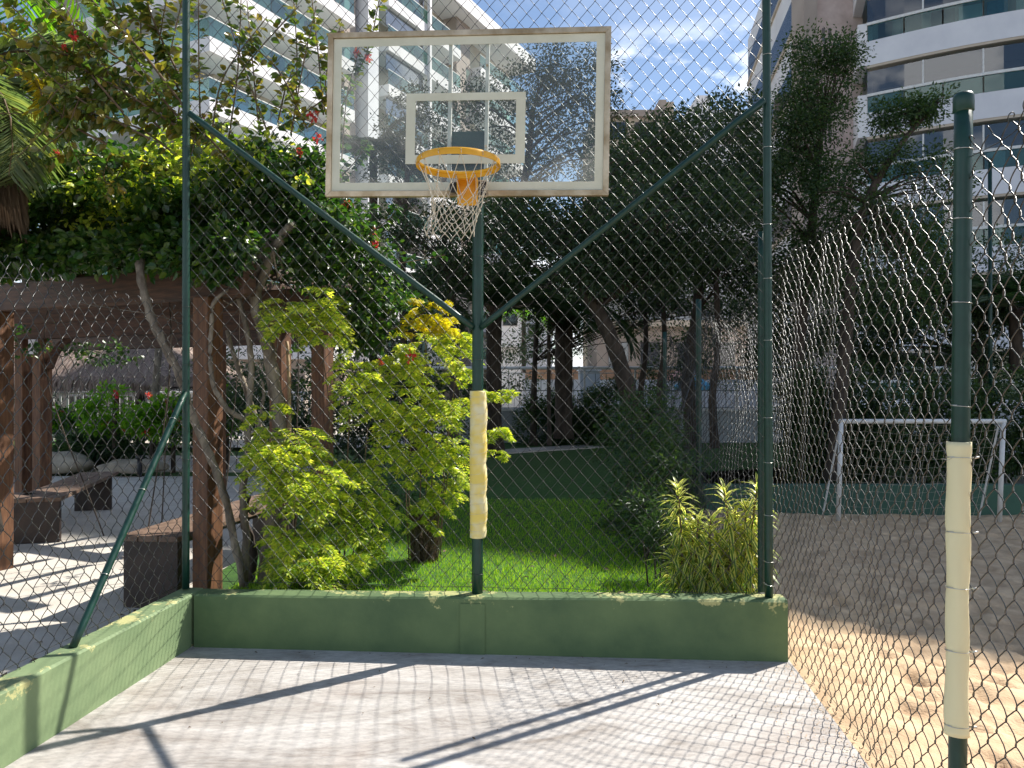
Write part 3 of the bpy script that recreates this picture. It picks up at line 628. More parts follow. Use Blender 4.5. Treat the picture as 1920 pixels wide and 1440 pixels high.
# target square
for (x0, x1, z0, z1) in ((-.385, .375, .112 - .05 + .02, .13), (-.385, .375, -.318, -.262), (-.385, -.325, -.262, .082), (.315, .375, -.262, .082)):
    g = G(); bbox(g, x0, x1, .0045, .0062, z0, z1); g.build('target_stripe', M['board_paint'], board)
for x in (-.108, .128):
    g = G(); bbox(g, x - .011, x + .011, -.036, -.0065, -.50, .50); g.build('support_strip', M['white_paint'], board)
g = G(); bbox(g, -.13, .15, -.06, -.037, .118, .138); g.build('cross_bar', M['alu'], board)
g = G(); bbox(g, -.095, .115, -.075, -.038, -.34, -.10); g.build('support_plate', M['steel_green'], hp)
for z in (-.13, -.40):
    a = bp(.03, -.07, z); b = np.array([-.230, 4.99, a[2]]); g = G(); g.tube([a, b], .024, 12); _smoothcap(g, 'support_arm', M['steel_green'], hp)
for (x, z) in ((-.108, -.22), (.128, -.21), (-.108, .3), (.128, .3)):
    g = G(); c = bp(x, 0, z); g.tube([c + bnv * .004, c + bnv * .010], .008, 8); g.build('bolt', M['alu'], board)
# rim with skirt, bracket
rc = np.array([-.311, 4.325, 3.055]); RR = .232
def rimp(a, rr=RR, dz=0): return rc + np.array([math.cos(a) * rr, math.sin(a) * rr, dz])
g = G(); K = 72; V = []; prof = [(-.009, .004), (-.004, .010), (.004, .010), (.010, .004), (.011, -.006), (.0125, -.030), (.009, -.030), (.003, -.009), (-.006, -.006)]
for i in range(K):
    a = i / K * 2 * math.pi
    for (dr, dz) in prof: V.append(rimp(a, RR + dr, dz))
m_ = len(prof); Fc = [(i * m_ + k, ((i + 1) % K) * m_ + k, ((i + 1) % K) * m_ + (k + 1) % m_, i * m_ + (k + 1) % m_) for i in range(K) for k in range(m_)]
g.add(V, Fc); rim = g.build('rim', M['orange'], hp, smooth=True)
e = rim.modifiers.new('edge', 'EDGE_SPLIT'); e.split_angle = R(50)
def bracket():
    zt, zb = rc[2] - .024, rc[2] - .172; yb = 4.325 + RR + .01; ye = 4.672
    g = G(); xw = .062; xc = -.276
    V = [(xc - xw, ye - .012, zb), (xc + xw, ye - .012, zb), (xc + xw, ye, zb), (xc - xw, ye, zb), (xc - xw, ye - .012, zt + .02), (xc + xw, ye - .012, zt + .02), (xc + xw, ye, zt + .02), (xc - xw, ye, zt + .02)]
    g.add(V, [(0, 3, 2, 1), (4, 5, 6, 7), (0, 1, 5, 4), (2, 3, 7, 6), (0, 4, 7, 3), (1, 2, 6, 5)]); g.build('mount_plate', M['orange'], rim, bevel=.003)
    g = G(); g.box(xc - .058, xc + .058, yb - .006, ye - .013, zt + .006, zt + .022); g.build('shelf_plate', M['orange'], rim, bevel=.002)
    for s in (-1, 1):
        g = G(); x = xc + s * .060
        V = [(x - .003, ye - .013, zb), (x - .003, ye - .013, zt), (x - .003, yb - .01, zt), (x + .003, ye - .013, zb), (x + .003, ye - .013, zt), (x + .003, yb - .01, zt)]
        g.add(V, [(0, 1, 2), (3, 5, 4), (0, 2, 5, 3), (1, 4, 5, 2), (0, 3, 4, 1)]); g.build('gusset', M['orange'], rim)
    g = G(); g.box(-.390, -.345, 4.664, 4.672, 2.965, 3.03); g.build('end_block', M['black'], hp, bevel=.003)
    g = G(); g.box(-.208, -.160, 4.650, 4.658, 2.945, 3.030); lab = g.build('label_plate', M['black'], hp, bevel=.002)
    g = G(); g.box(-.212, -.156, 4.6585, 4.664, 2.935, 3.040); g.build('backing_plate', M['alu'], lab)
    for i in range(7):
        y0 = 2.955 + i * .0105; x0 = -.186 + .004 * math.sin(i * 5)
        g = G(); g.add([(x0, 4.6492, y0), (x0 + .012, 4.6492, y0 + .003), (x0 + .010, 4.6492, y0 + .007), (x0 + .001, 4.6492, y0 + .004)], [(0, 1, 2, 3)]); g.build('label_mark', M['white_paint'], lab)
bracket()
# cord net, swept a little to the left
def net():
    NA, rows = 12, 6; g = G(); kn = G()
    zs = [0, -.155, -.215, -.270, -.325, -.375]; rs = [RR, .165, .148, .140, .138, .142]; dxs = [0, -.006, -.012, -.022, -.034, -.046]
    def node(i, j):
        a = (i + (.5 if j % 2 else 0)) / NA * 2 * math.pi + .13
        w_ = math.sin(i * 2.4 + j * 1.7) * .010
        rr = rs[j] + (w_ if j > 1 else 0)
        return rc + np.array([math.cos(a) * rr + dxs[j] + (.008 * math.sin(i * 5 + j) if j else 0), math.sin(a) * rr * (1 if j < 2 else .9) + .012 * min(j, 3), zs[j] - .010 + (w_ * .9 if j else -.005)])
    for j in range(rows - 1):
        for i in range(NA):
            p = node(i, j)
            for q in ((i, j + 1), (i - 1, j + 1)) if j % 2 == 0 else ((i, j + 1), (i + 1, j + 1)):
                b = node(q[0], q[1]); mid = (p + b) / 2 + rng.normal(0, .0035, 3) + (np.array([0, 0, -.006]) if j else 0)
                g.tube(smooth_path([p, mid, b], 3), .0023 if j else .0021, 5)
            if j:
                kn.tube([p + [0, 0, .007], p + [0, 0, .003], p - [0, 0, .004], p - [0, 0, .008]], [.002, .0062, .0058, .002], 6)
    for i in range(NA):                       # bottom loops
        a, b = node(i, rows - 1), node(i + 1, rows - 1); mid = (a + b) / 2 - np.array([0, 0, .035 + .02 * random.random()])
        g.tube(smooth_path([a, a * .62 + b * .38 - [0, 0, .03], mid, a * .38 + b * .62 - [0, 0, .03], b], 3), .0024, 5)
        kn.tube([a + [0, 0, .008], a, a - [0, 0, .009]], [.002, .0065, .002], 6)
    nn = g.build('net', M['cord'], rim, smooth=True); kn.build('knots', M['cord'], nn, smooth=True, kind='stuff')
    for i in range(NA):
        a = i / NA * 2 * math.pi + .13; ring('net_loop', rimp(a, RR + .002, -.012), (math.sin(a), -math.cos(a), 0), .014, .0021, rim, 'cord', turns=1.0, k=12)
net()

# ------------------------------------------------------------------ vegetation builders
def clumped(blobs, nclump, per, spread, seed=0, shell_=.45, up=.25, bough=.72):
    """leaf positions and directions inside ellipsoid blobs (cx,cy,cz,rx,ry,rz,weight)"""
    r_ = np.random.default_rng(seed); W = np.array([b[6] for b in blobs], float); W /= W.sum()
    idx = r_.choice(len(blobs), nclump, p=W); B = np.array([b[:6] for b in blobs], float)[idx]
    dv = norm(r_.normal(size=(nclump, 3))); rad = shell_ + (1 - shell_) * r_.random(nclump) ** .6; rad *= 1 - .22 * r_.random(nclump) ** 2
    rad = np.where(r_.random(nclump) < .12, rad * 1.18, rad)
    C = B[:, :3] + dv * rad[:, None] * B[:, 3:6]
    # gather clumps round uneven boughs so that the outline breaks up
    ns = 7; sc = norm(r_.normal(size=(len(blobs), ns, 3))) * (.55 + .55 * r_.random((len(blobs), ns, 1)))
    pick = r_.integers(0, ns, nclump); SC = sc[idx, pick] * B[:, 3:6] + B[:, :3]; rs_ = .34 + .22 * ((pick * .37 + idx * .61) % 1)
    C2 = SC + dv * (r_.random(nclump) ** .5 * rs_)[:, None] * B[:, 3:6]; keep = r_.random(nclump) < bough
    C = np.where(keep[:, None], C2, C)
    cc = np.repeat(C, per, 0); dd = np.repeat(dv, per, 0); n_ = len(cc)
    off = norm(r_.normal(size=(n_, 3))) * (r_.random(n_) ** .5)[:, None] * spread * np.array([1, 1, .7])
    pos = cc + off; d = norm(off / spread * 1.2 + dd * .6 + r_.normal(0, .55, (n_, 3)) + [0, 0, -.25])
    nr = norm(r_.normal(0, .6, (n_, 3)) + [0, 0, up + .6])
    return C, pos, d, nr
def limbs(base, top, C, r0, k, seed, parts, sag=.1):
    r_ = np.random.default_rng(seed)
    for i in r_.choice(len(C), min(k, len(C)), replace=False):
        c = C[i]
        if np.ndim(base) == 2:          # start where the trunk passes a little below the clump
            hz = np.linalg.norm(base[:, :2] - c[:2], axis=1); k_ = int(np.argmin(np.abs(base[:, 2] - (c[2] - .25 - .35 * hz)) + .25 * hz)); k_ = max(k_, int(len(base) * .6)); s = base[k_]; t = k_ / len(base)
        elif top is None: s = np.array([c[0] * .85 + base[0] * .15 if abs(c[0] - base[0]) < 1 else c[0] + r_.normal(0, .12), c[1] + r_.normal(0, .1), base[2]]); t = .5
        else: t = .35 + .65 * r_.random(); s = base * (1 - t) + top * t
        mid = (s + c) / 2 + r_.normal(0, .12, 3) * np.linalg.norm(c - s) * .6 + [0, 0, sag * np.linalg.norm(c - s)]
        p = smooth_path([s, mid, c], 4); V, Fq = tube_np(p, np.linspace(max(.008, r0 * (1.1 - t * .5) * .26), max(.004, r0 * .03), len(p)), 5); parts.append((V, np.array(Fq)))
def tree(label, trunk, r0, r1, blobs, nclump, per, spread, lf, m, seed, group=None, bark='bark_dark', klimbs=26, name='tree', tm=LEAF4, cat='tree', shell_=.4):
    trunk = np.array(trunk, float); t = thing(name, label, cat, trunk[0], group)
    C, pos, d, nr = clumped(blobs, nclump, per, spread, seed, shell_)
    p = smooth_path(trunk, 6); rr = np.linspace(r0, r1, len(p)) * (1 + .06 * np.sin(np.arange(len(p)) * 1.7)); rr[0] *= 1.25
    parts = [(lambda a: (a[0], np.array(a[1])))(tube_np(p, rr, 10))]
    limbs(p, None, C, r0, klimbs, seed + 1, parts)
    V, Fc = merge(parts); mesh_np('trunk', V, Fc, M[bark], t, True)
    r_ = np.random.default_rng(seed + 2)
    V, Fc = leaves(pos, d, nr, lf * (.7 + .6 * r_.random(len(pos))), lf * .5 * (.7 + .6 * r_.random(len(pos))), tm)
    mesh_np('crown', V, Fc, M[m], t, kind='stuff'); return t
def shrub(label, blobs, base, nclump, per, spread, lf, m, seed, group=None, name='shrub', wf=.45, stems=8, cat='shrub'):
    t = thing(name, label, cat, base, group); C, pos, d, nr = clumped(blobs, nclump, per, spread, seed, .25)
    pos[:, 2] = np.maximum(pos[:, 2], base[2] + .02)
    r_ = np.random.default_rng(seed + 2)
    V, Fc = leaves(pos, d, nr, lf * (.7 + .6 * r_.random(len(pos))), lf * wf * (.7 + .6 * r_.random(len(pos))))
    mesh_np('foliage', V, Fc, M[m], t, kind='stuff')
    parts = []; limbs(np.array(base, float), None, C, .022, stems, seed, parts)
    V, Fc = merge(parts); mesh_np('stems', V, Fc, M['bark_dark'], t, True, 'stuff'); return t
def frond_mesh(base, az_, el_, Ln, droop, m, parent, nl=34, lw=.035, ll_=.42, seed=0, fold=.5, stemm='stem', hang=.3):
    r_ = np.random.default_rng(seed); pts = []; p = np.array(base, float); k = 18
    for i in range(k + 1):
        t = i / k; e = el_ - droop * t ** 1.3; pts.append(p.copy())
        p = p + Ln / k * np.array([math.cos(az_) * math.cos(e), math.sin(az_) * math.cos(e), math.sin(e)])
    pts = np.array(pts); T = np.gradient(pts, axis=0); T = norm(T); sd = norm(np.cross(T, [0, 0, 1])); up = np.cross(sd, T)
    ts = np.linspace(.14, .99, nl); pos, d, nr, L_ = [], [], [], []
    for t in ts:
        f = t * k; i = int(min(k - 1, f)); q = pts[i] + (pts[i + 1] - pts[i]) * (f - i)
        for s in (-1, 1):
            pos.append(q); d.append(sd[i] * s * 1.0 + T[i] * .65 + up[i] * fold * .3 + np.array([0, 0, -hang]) + r_.normal(0, .07, 3)); nr.append(up[i] + sd[i] * s * -.4); L_.append(ll_ * (.35 + .9 * math.sin(math.pi * min(1, t * .86 + .1)) ** .7) * (.9 + .2 * r_.random()))
    V1, F1 = leaves(np.array(pos), np.array(d), np.array(nr), np.array(L_), lw, LEAF4)
    o = mesh_np('frond', V1, F1, M[m], parent)
    g = G(); g.tube(pts[::3], np.linspace(.016, .003, len(pts[::3])), 5); s = g.build('rachis', M[stemm], o); s.location = (0, 0, 0)
    return o
def palm(label, base, h, crown_n, Ln, m, seed, r=.15, group=None, droop=1.5, lw=.035, ll_=.42, e0=.1, e1=1.2, bark='bark_dark', lean=(0, 0), skirt=0, nl=34):
    base = np.array(base, float); t = thing('palm', label, 'palm', base, group); top = base + [lean[0], lean[1], h]
    p = smooth_path([base, base * .5 + top * .5 + [lean[0] * .1, 0, 0], top], 8); rr = r * (1 + .08 * np.sin(np.arange(len(p)) * 2.4)); rr[0] *= 1.2
    g = G(); g.tube(p, rr, 12); _smoothcap(g, 'trunk', M[bark], t); r_ = np.random.default_rng(seed)
    for i in range(crown_n):
        frond_mesh(top + r_.normal(0, .04, 3), i * 2.4 + r_.normal(0, .2), e0 + (e1 - e0) * ((i * .618) % 1), Ln * (.85 + .3 * r_.random()), droop * (.8 + .4 * r_.random()), m, t, seed=seed + i, lw=lw, ll_=ll_, nl=nl)
    if skirt:
        n_ = skirt; a = r_.random(n_) * 6.28; pos = top + np.stack([np.cos(a) * r * .9, np.sin(a) * r * .9, -r_.random(n_) * .5], 1)
        V, Fc = leaves(pos, np.stack([np.cos(a) * .35, np.sin(a) * .35, -np.ones(n_)], 1), np.stack([np.cos(a), np.sin(a), a * 0 + .2], 1), .3 + .5 * r_.random(n_), .02, LEAF4)
        mesh_np('dead_skirt', V, Fc, M['dead_frond'], t, kind='stuff')
    return t

# ------------------------------------------------------------------ buildings
def obx(name, m, parent, O, u, n, t0, t1, d0, d1, z0, z1, bevel=0):
    g = G(); g.obox(O, u, n, t0, t1, d0, d1, z0, z1); return g.build(name, M[m], parent, bevel=bevel)
def left_building():
    O = (-14.6, 36.0); u = (.449, .894); n = (.894, -.449)
    t = thing('apartment_building', 'tall white apartment building with long glass balconies at upper left', 'building', (O[0], O[1], -.4))
    obx('core_wall', 'render_beige', t, O, u, n, 2.0, 36, -16, -2.0, -.4, 30.6)
    rails = [19.7 + 2.95 * k for k in range(-5, 4)]
    def module(t0, t1, floors, np_, side=False):
        for zr in floors:
            sb = zr - 1.0
            obx('balcony_band', 'render_white', t, O, u, n, t0, t1, -1.98, 0, sb - .72, sb)
            rl = obx('handrail', 'white_paint', t, O, u, n, t0, t1, -.09, -.03, zr - .05, zr)
            w_ = (t1 - t0) / np_
            for i in range(np_): obx('glass_pane', 'pane', t, O, u, n, t0 + i * w_ + .02, t0 + (i + 1) * w_ - .02, -.07, -.055, sb, zr - .05)
            # rooms behind: door openings in the rear wall
            for i in range(0, np_ - 1, 2):
                obx('balcony_door', 'pane_dark', t, O, u, n, t0 + i * w_ + .5, t0 + (i + 1) * w_ + .2, -1.998, -1.94, sb, sb + 2.05)
    module(0, 11.0, rails, 8)
    for x0 in (11.0, 12.6):
        obx('column', 'render_brown' if x0 < 12 else 'render_grey', t, O, u, n, x0 + .1, x0 + 1.2, -1.98, -.9 + (.6 if x0 > 12 else 0), -.4, 30.6)
    module(14.5, 23.8, rails, 7); obx('divider_fin', 'render_white', t, O, u, n, 19.1, 19.35, .005, .22, 3, 30.6)
    obx('column', 'render_brown', t, O, u, n, 24.3, 26.4, -1.98, -.7, -.4, 30.6)
    module(26.9, 35.6, rails, 6)
    # enclosed glazing strips of the second module
    for zr in rails:
        obx('window_strip', 'pane_dark', t, O, u, n, 14.55, 19.05, -.30, -.26, zr + .05, zr + 1.18)
    obx('roof_slab', 'render_white', t, O, u, n, -.4, 36.4, -16.2, .5, 30.6, 31.7)
    # shorter return face towards the left
    n2 = (-.449, -.894); u2 = (-.894, .449)
    for zr in rails:
        sb = zr - 1.0
        obx('balcony_band', 'render_white', t, O, u2, n2, 1.985, 15, -1.98, -.01, sb - .72, sb)
        obx('handrail', 'white_paint', t, O, u2, n2, .1, 15, -.09, -.03, zr - .05, zr)
        for i in range(5): obx('glass_pane', 'pane', t, O, u2, n2, .1 + i * 2.0, 2.05 + i * 2.0, -.07, -.055, sb, zr - .05)
left_building()

def right_building():
    t = thing('apartment_building', 'tall pale grey apartment tower with curved glazed balconies at right', 'building', (15, 32, -.4))
    H = 38.25
    # outline of the curved balcony front, left end to far right, measured at photo height
    A = np.array([14.75, 31.0]); dirv = norm(np.array([1, SLOPE]))
    nv = np.array([dirv[1], -dirv[0]]); nv = nv if nv[1] < 0 else -nv
    pts = []
    Lf = 9.5
    for i in range(15):
        s = i / 14; q = A + dirv * Lf * s + nv * (.55 * math.sin(math.pi * s)); pts.append(q)
    base2 = pts[-1]
    body = [tuple(A + dirv * .3 - nv * 2.2), tuple(A + dirv * 36 - nv * 2.2), tuple(A + dirv * 36 - nv * 16), tuple(A + dirv * .3 - nv * 14)]
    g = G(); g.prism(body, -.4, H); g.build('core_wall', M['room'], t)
    rails = [13.9 + 2.97 * k for k in range(-4, 8)]
    def strip(name, m, P_, z0, z1, th, off=0):
        V = []; P_ = np.array(P_); Tn = norm(np.gradient(P_, axis=0)); Nn = np.stack([Tn[:, 1], -Tn[:, 0]], 1); Nn = np.where((Nn @ nv)[:, None] < 0, -Nn, Nn)
        for p, q in zip(P_, Nn):
            a = p + q * off; b = a - q * th
            V += [(a[0], a[1], z0), (a[0], a[1], z1), (b[0], b[1], z1), (b[0], b[1], z0)]
        Fc = []
        for i in range(len(P_) - 1):
            o = i * 4; Fc += [(o + k, o + 4 + k, o + 4 + (k + 1) % 4, o + (k + 1) % 4) for k in range(4)]
        e = (len(P_) - 1) * 4; Fc += [(0, 1, 2, 3), (e + 3, e + 2, e + 1, e)]
        g = G(); g.add(V, Fc); return g.build(name, M[m], t)
    far = [base2 + dirv * k for k in (0, 6, 13, 20, 26)]
    for k, zr in enumerate(rails):
        sb = zr - .78
        strip('handrail', 'white_paint', pts, zr - .11, zr, .16, .02)
        strip('balcony_band', 'render_grey', pts, sb - 1.0, sb, 2.1)
        strip('trim_line', 'render_beige', pts, sb - 1.10, sb - 1.001, 2.1, -.02)
        strip('balcony_band', 'render_grey', far, sb - 1.0, sb + .75, 2.1)
        for i in range(0, 14, 2): strip('glass_pane', 'pane', [pts[i] + dirv * .03, pts[i + 1], pts[min(14, i + 2)] - dirv * .03], sb, zr - .11, .012, -.04)
        for i in (3, 6, 10, 13):
            q = pts[i]; obx('glazing_bar', 'white_paint', t, tuple(q), tuple(dirv), tuple(nv), -.03, .03, -.11, -.05, zr, zr + .96)
        strip('enclosing_glass', 'pane_dark', pts, zr, zr + .97, .012, -.12)
    rb = np.random.default_rng(5)
    for zr in rails:                              # curtains and doors inside
        for i in range(9):
            c = ('render_beige', 'room', 'blue', 'room', 'render_grey', 'bench')[rb.integers(0, 6)]; s = i * 1.02 + .5
            if c != 'room': obx('curtain', c, t, tuple(A), tuple(dirv), tuple(nv), s, s + .5 + rb.random() * .4, -2.18, -2.1, zr - .7, zr + .9)
    # corner pier, returning left side
    lt = A - nv * 2.4 + np.array([-.15, .2]); lu_ = norm(lt - A); ln2 = np.array([-1., 0])
    for zr in rails:
        sb = zr - .77
        obx('corner_pier', 'render_white', t, tuple(A), tuple(lu_), tuple(norm(np.array([lu_[1], -lu_[0]]) * -1)), .02, 2.4, -.02, .34, sb - 1.0, sb + .76 + .0)
    # pink stone wall, grey column and long strip-glazed wing going back
    w0 = np.array([13.05, 33.4]); 
    obx('stone_wall', 'stone_pink', t, (13.35, 32.95), (1, 0), (0, -1), -.05, 2.15, -1.2, 0, -.4, 30)
    for zz in (8.2, 12.6, 17.0, 21.4):
        for xx in (.35, .62): obx('small_window', 'pane_dark', t, (13.35, 32.95), (1, 0), (0, -1), xx, xx + .14, -.02, .01, zz, zz + .6)
    obx('column', 'render_brown', t, (12.75, 32.6), (1, 0), (0, -1), 0, .60, -1.4, 0, -.4, 24)
    # wing with steep perspective
    u = norm(np.array([.16, 1.])); n3 = np.array([-u[1], u[0]]); O = (12.95, 34.1)
    obx('wing_wall', 'render_white', t, O, u, n3, -.2, 14, -9.5, 0, -.4, 24)
    for k in range(6):
        z = 6.2 + 3 * k
        obx('window_strip', 'pane_dark', t, O, u, n3, .2, 13.6, .0, .03, z, z + 1.5)
        obx('sill_line', 'render_beige', t, O, u, n3, -.1, 13.9, .0, .10, z - .16, z)
right_building()

def far_building(label, boxes, loc, wins, group=None):
    t = thing('apartment_building', label, 'building', loc, group)
    for (nm, m, x0, x1, y0, y1, z0, z1) in boxes: g = G(); g.box(x0, x1, y0, y1, z0, z1); g.build(nm, M[m], t)
    for (x, y, z, w_, h) in wins: 
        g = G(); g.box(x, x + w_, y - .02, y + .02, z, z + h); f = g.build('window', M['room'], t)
        g = G(); g.box(x + .05, x + w_ - .05, y - .04, y - .025, z + .05, z + h - .05); g.build('pane', M['pane_dark'], f)
def bx_from(px0, px1, pyt, Y, dep, m, nm='wall', pyb=None):
    a, b = P(px0, pyt, Y), P(px1, pyt, Y); return (nm, m, a[0], b[0], Y, Y + dep, -.4 if pyb is None else P(0, pyb, Y)[2], a[2])
Yb = 62.
far_building('beige stepped apartment building with flat roof behind the trees', [bx_from(1110, 1236, 214, Yb, 8, 'render_beige'), bx_from(1112, 1240, 205, Yb - .5, 9, 'render_brown', 'roof_parapet', 217), bx_from(1236, 1250, 186, Yb - 1.5, 10, 'render_brown', 'stair_tower'), bx_from(1250, 1264, 190, Yb - 1.0, 9.5, 'render_beige', 'stair_tower'), bx_from(1264, 1310, 228, Yb + 1, 9, 'render_grey')],
             (11, Yb, -.4), [(P(px, 0, Yb)[0], Yb - .03, P(0, py, Yb)[2], 2.2, 1.5) for px in (1125, 1190) for py in (262, 330, 398, 466, 534)])
far_building('pale lilac apartment building seen between the trees at right of the sky gap', [bx_from(1306, 1440, 205, 70, 9, 'render_grey'), bx_from(1308, 1332, 178, 71, 6, 'render_white', 'stair_tower')], (18, 70, -.4),
             [(P(px, 0, 70)[0], 69.97, P(0, py, 70)[2], 2.6, 1.5) for px in (1345, 1395) for py in (270, 340, 410, 480)])
far_building('low white building with teal glass balcony beyond the pool', [bx_from(938, 980, 556, 50, 6, 'render_white'), bx_from(980, 1036, 500, 51.5, 7, 'render_grey'), bx_from(936, 976, 612, 49, .9, 'render_white', 'balcony_band', 650)],
             (0, 50, 0), [(P(990, 0, 51.5)[0], 51.45, P(0, 632, 51.5)[2], .9, .9), (P(1010, 0, 51.5)[0], 51.45, P(0, 590, 51.5)[2], .7, .9), (P(942, 0, 49)[0], 48.9, P(0, 640, 49)[2] + 1.0, 1.0, 1.1)])
far_building('long cream building with deep window openings beyond the pool', [bx_from(1120, 1420, 545, 54, 8, 'pool_wall', 'upper_wall', 600), bx_from(1118, 1425, 600, 53.5, 8.5, 'render_beige', 'ledge', 612), bx_from(1120, 1420, 612, 54.5, 7, 'render_brown')],  # brown render on the lower wall carries the shaded side's darkness
             (9, 54, 0), [(P(px, 0, 54)[0], 53.96, P(0, 590, 54)[2], 1.7, 1.1) for px in (1138, 1190, 1250, 1310, 1370)] + [(P(px, 0, 54.5)[0], 54.46, P(0, 690, 54.5)[2], 1.5, 1.9) for px in (1140, 1200, 1270, 1340)])
t = thing('low_building', 'low white garden building behind the thatched hut', 'building', (-12, 27, -.05))
g = G(); g.box(-19, -7.2, 27, 31, 2.75, 3.55); g.build('fascia', M['render_white'], t)
g = G(); g.box(-18.5, -7.6, 27.4, 31, -.05, 2.75); g.build('wall', M['render_brown'], t)
for i in range(6): g = G(); g.box(-18 + i * 1.8, -16.9 + i * 1.8, 27.34, 27.38, .9, 2.3); g.build('window', M['pane_dark'], t)

# ------------------------------------------------------------------ pool fence, pool wall, hedges and pool furniture
t = thing('pool_fence', 'long pale metal fence with round top rail on the pool wall', 'fence', (3, 20.6, .1))
Yw = 20.6
ra = P(852, 690, Yw); zt = ra[2]
g = G(); g.tube([(-2.2, Yw, zt), (16, Yw, zt)], .045, 10); g.build('top_rail', M['white_paint'], t, smooth=True)
for z in (zt - .14, zt - .62, zt - 1.1): g = G(); g.tube([(-2.2, Yw, z), (16, Yw, z)], .012, 6); g.build('rail', M['steel_green'] if z < zt - .3 else M['white_paint'], t)
for i in range(14): g = G(); g.tube([(-2.2 + i * 1.4, Yw, 1.1), (-2.2 + i * 1.4, Yw, zt)], .03, 8); g.build('post', M['white_paint'], t)
for i in range(60): g = G(); x = -2.2 + i * .3; g.tube([(x, Yw, 1.12), (x, Yw, zt - .14)], .008, 4); g.build('bar', M['steel_green'], t)
t = thing('pool_wall', 'low grey blockwork wall under the pool fence', 'wall', (3, Yw, 0))
g = G(); g.box(-1.55, 16, Yw - .1, Yw + .1, -.1, 1.08); g.build('wall', M['pool_wall'], t, bevel=.01)
g = G(); g.box(-1.6, 16, Yw - .13, Yw + .13, 1.082, 1.15); g.build('coping', M['render_white'], t)
for (px0, px1, pt, yy_, lab) in ((975, 1235, 735, 19.6, 'clipped dark hedge in front of the grey pool wall'), (1480, 1640, 700, 13.6, 'dark leafy hedge left of centre behind the sand court goal'), (1655, 1990, 700, 13.0, 'dark leafy hedge behind the right end of the sand court')):
    a, b = P(px0, pt, yy_), P(px1, pt, yy_); zc = (a[2] - .05) / 2
    nb = 7; bl_ = [(a[0] + (b[0] - a[0]) * (i + .5) / nb, yy_ + .1 * math.sin(i), zc, (b[0] - a[0]) / nb * .72, .45, zc + .05, 1) for i in range(nb)]
    shrub(lab, bl_, ((a[0] + b[0]) / 2, yy_, -.1), 620, 34, .20, .085, 'hedge' if px0 < 1000 else 'tree_mid', int(px0), name='hedge', cat='hedge')
def lounger(loc, rz, lab, grp='white loungers by the pool'):
    t = thing('sun_lounger', lab, 'sun lounger', loc, grp); c, s = math.cos(rz), math.sin(rz); u = (c, s); n_ = (-s, c); O = (loc[0], loc[1])
    g = G(); g.obox(O, u, n_, -.3, .3, 0, 1.2, loc[2] + .30, loc[2] + .36); g.build('seat', M['white_paint'], t)
    V = [(O[0] + u[0] * a + n_[0] * d_, O[1] + u[1] * a + n_[1] * d_, loc[2] + z) for (d_, z) in ((1.2, .30), (1.2, .36), (1.7, .95), (1.75, .90)) for a in (-.3, .3)]
    g = G(); g.add(V, [(0, 1, 3, 2), (2, 3, 5, 4), (4, 5, 7, 6), (6, 7, 1, 0), (0, 2, 4, 6), (1, 7, 5, 3)]); g.build('backrest', M['white_paint'], t)
    for a in (-.26, .26):
        for d_ in (.1, 1.1): g = G(); g.obox(O, u, n_, a - .02, a + .02, d_ - .02, d_ + .02, loc[2], loc[2] + .3); g.build('leg', M['white_paint'], t)
for i, (px, Y, rz, lab) in enumerate(((975, 27, .6, 'white lounger left of the dark trunk by the pool'), (1050, 29, .9, 'white lounger behind the dark palm trunk by the pool'), (1105, 30, .4, 'white lounger right of the grey cabin by the pool'), (1160, 27, .7, 'bright white lounger near the leaning trunk by the pool'), (1215, 28, .5, 'white lounger near the pink parasol by the pool'))):
    p = P(px, 750, Y); lounger((p[0], Y, .05), rz, lab)
t = thing('pool_cabin', 'small pale grey pump cabin beyond the pool fence', 'cabin', tuple(P(1105, 760, 25)[:2]) + (.05,))
a, b = P(1088, 695, 25), P(1125, 695, 25); g = G(); g.box(a[0], b[0], 25, 25.8, .05, a[2]); g.build('wall', M['pool_wall'], t); g = G(); g.box(a[0] - .05, b[0] + .05, 24.95, 25.85, a[2] + .003, a[2] + .08); g.build('roof', M['render_white'], t)
t = thing('terrace_wall', 'low terracotta terrace wall beyond the pool', 'wall', (6, 42, .05))
a, b = P(985, 692, 42), P(1420, 692, 42); g = G(); g.box(a[0], b[0], 42, 42.4, 2.15, a[2] - .02); g.build('wall', M['terracotta'], t); g = G(); g.box(a[0], b[0], 42.0, 42.4, .05, 2.147); g.build('plinth', M['pool_wall'], t)
def parasol(px, py, Y, r, m, lab):
    c = P(px, py, Y); t = thing('parasol', lab, 'parasol', (c[0], Y, .05), 'parasols by the pool')
    g = G(); g.tube([(c[0], Y, .05), (c[0], Y, c[2])], .03, 8); g.build('pole', M['white_paint'], t)
    V = [(c[0], Y, c[2])] + [(c[0] + math.cos(i / 8 * 6.283) * r, Y + math.sin(i / 8 * 6.283) * r, c[2] - .38) for i in range(8)] + [(c[0] + math.cos(i / 8 * 6.283) * r, Y + math.sin(i / 8 * 6.283) * r, c[2] - .52) for i in range(8)] + [(c[0], Y, c[2] - .04)]
    g = G(); g.add(V, [(0, 1 + i, 1 + (i + 1) % 8) for i in range(8)] + [(1 + i, 9 + i, 9 + (i + 1) % 8, 1 + (i + 1) % 8) for i in range(8)] + [(17, 1 + (i + 1) % 8, 1 + i) for i in range(8)]); g.build('canopy', M[m], t)
parasol(1283, 684, 24, .55, 'pink', 'pink canvas parasol seen through the chain link by the pool')
parasol(1300, 700, 23, .6, 'blue', 'blue canvas parasol just below the pink one by the pool')

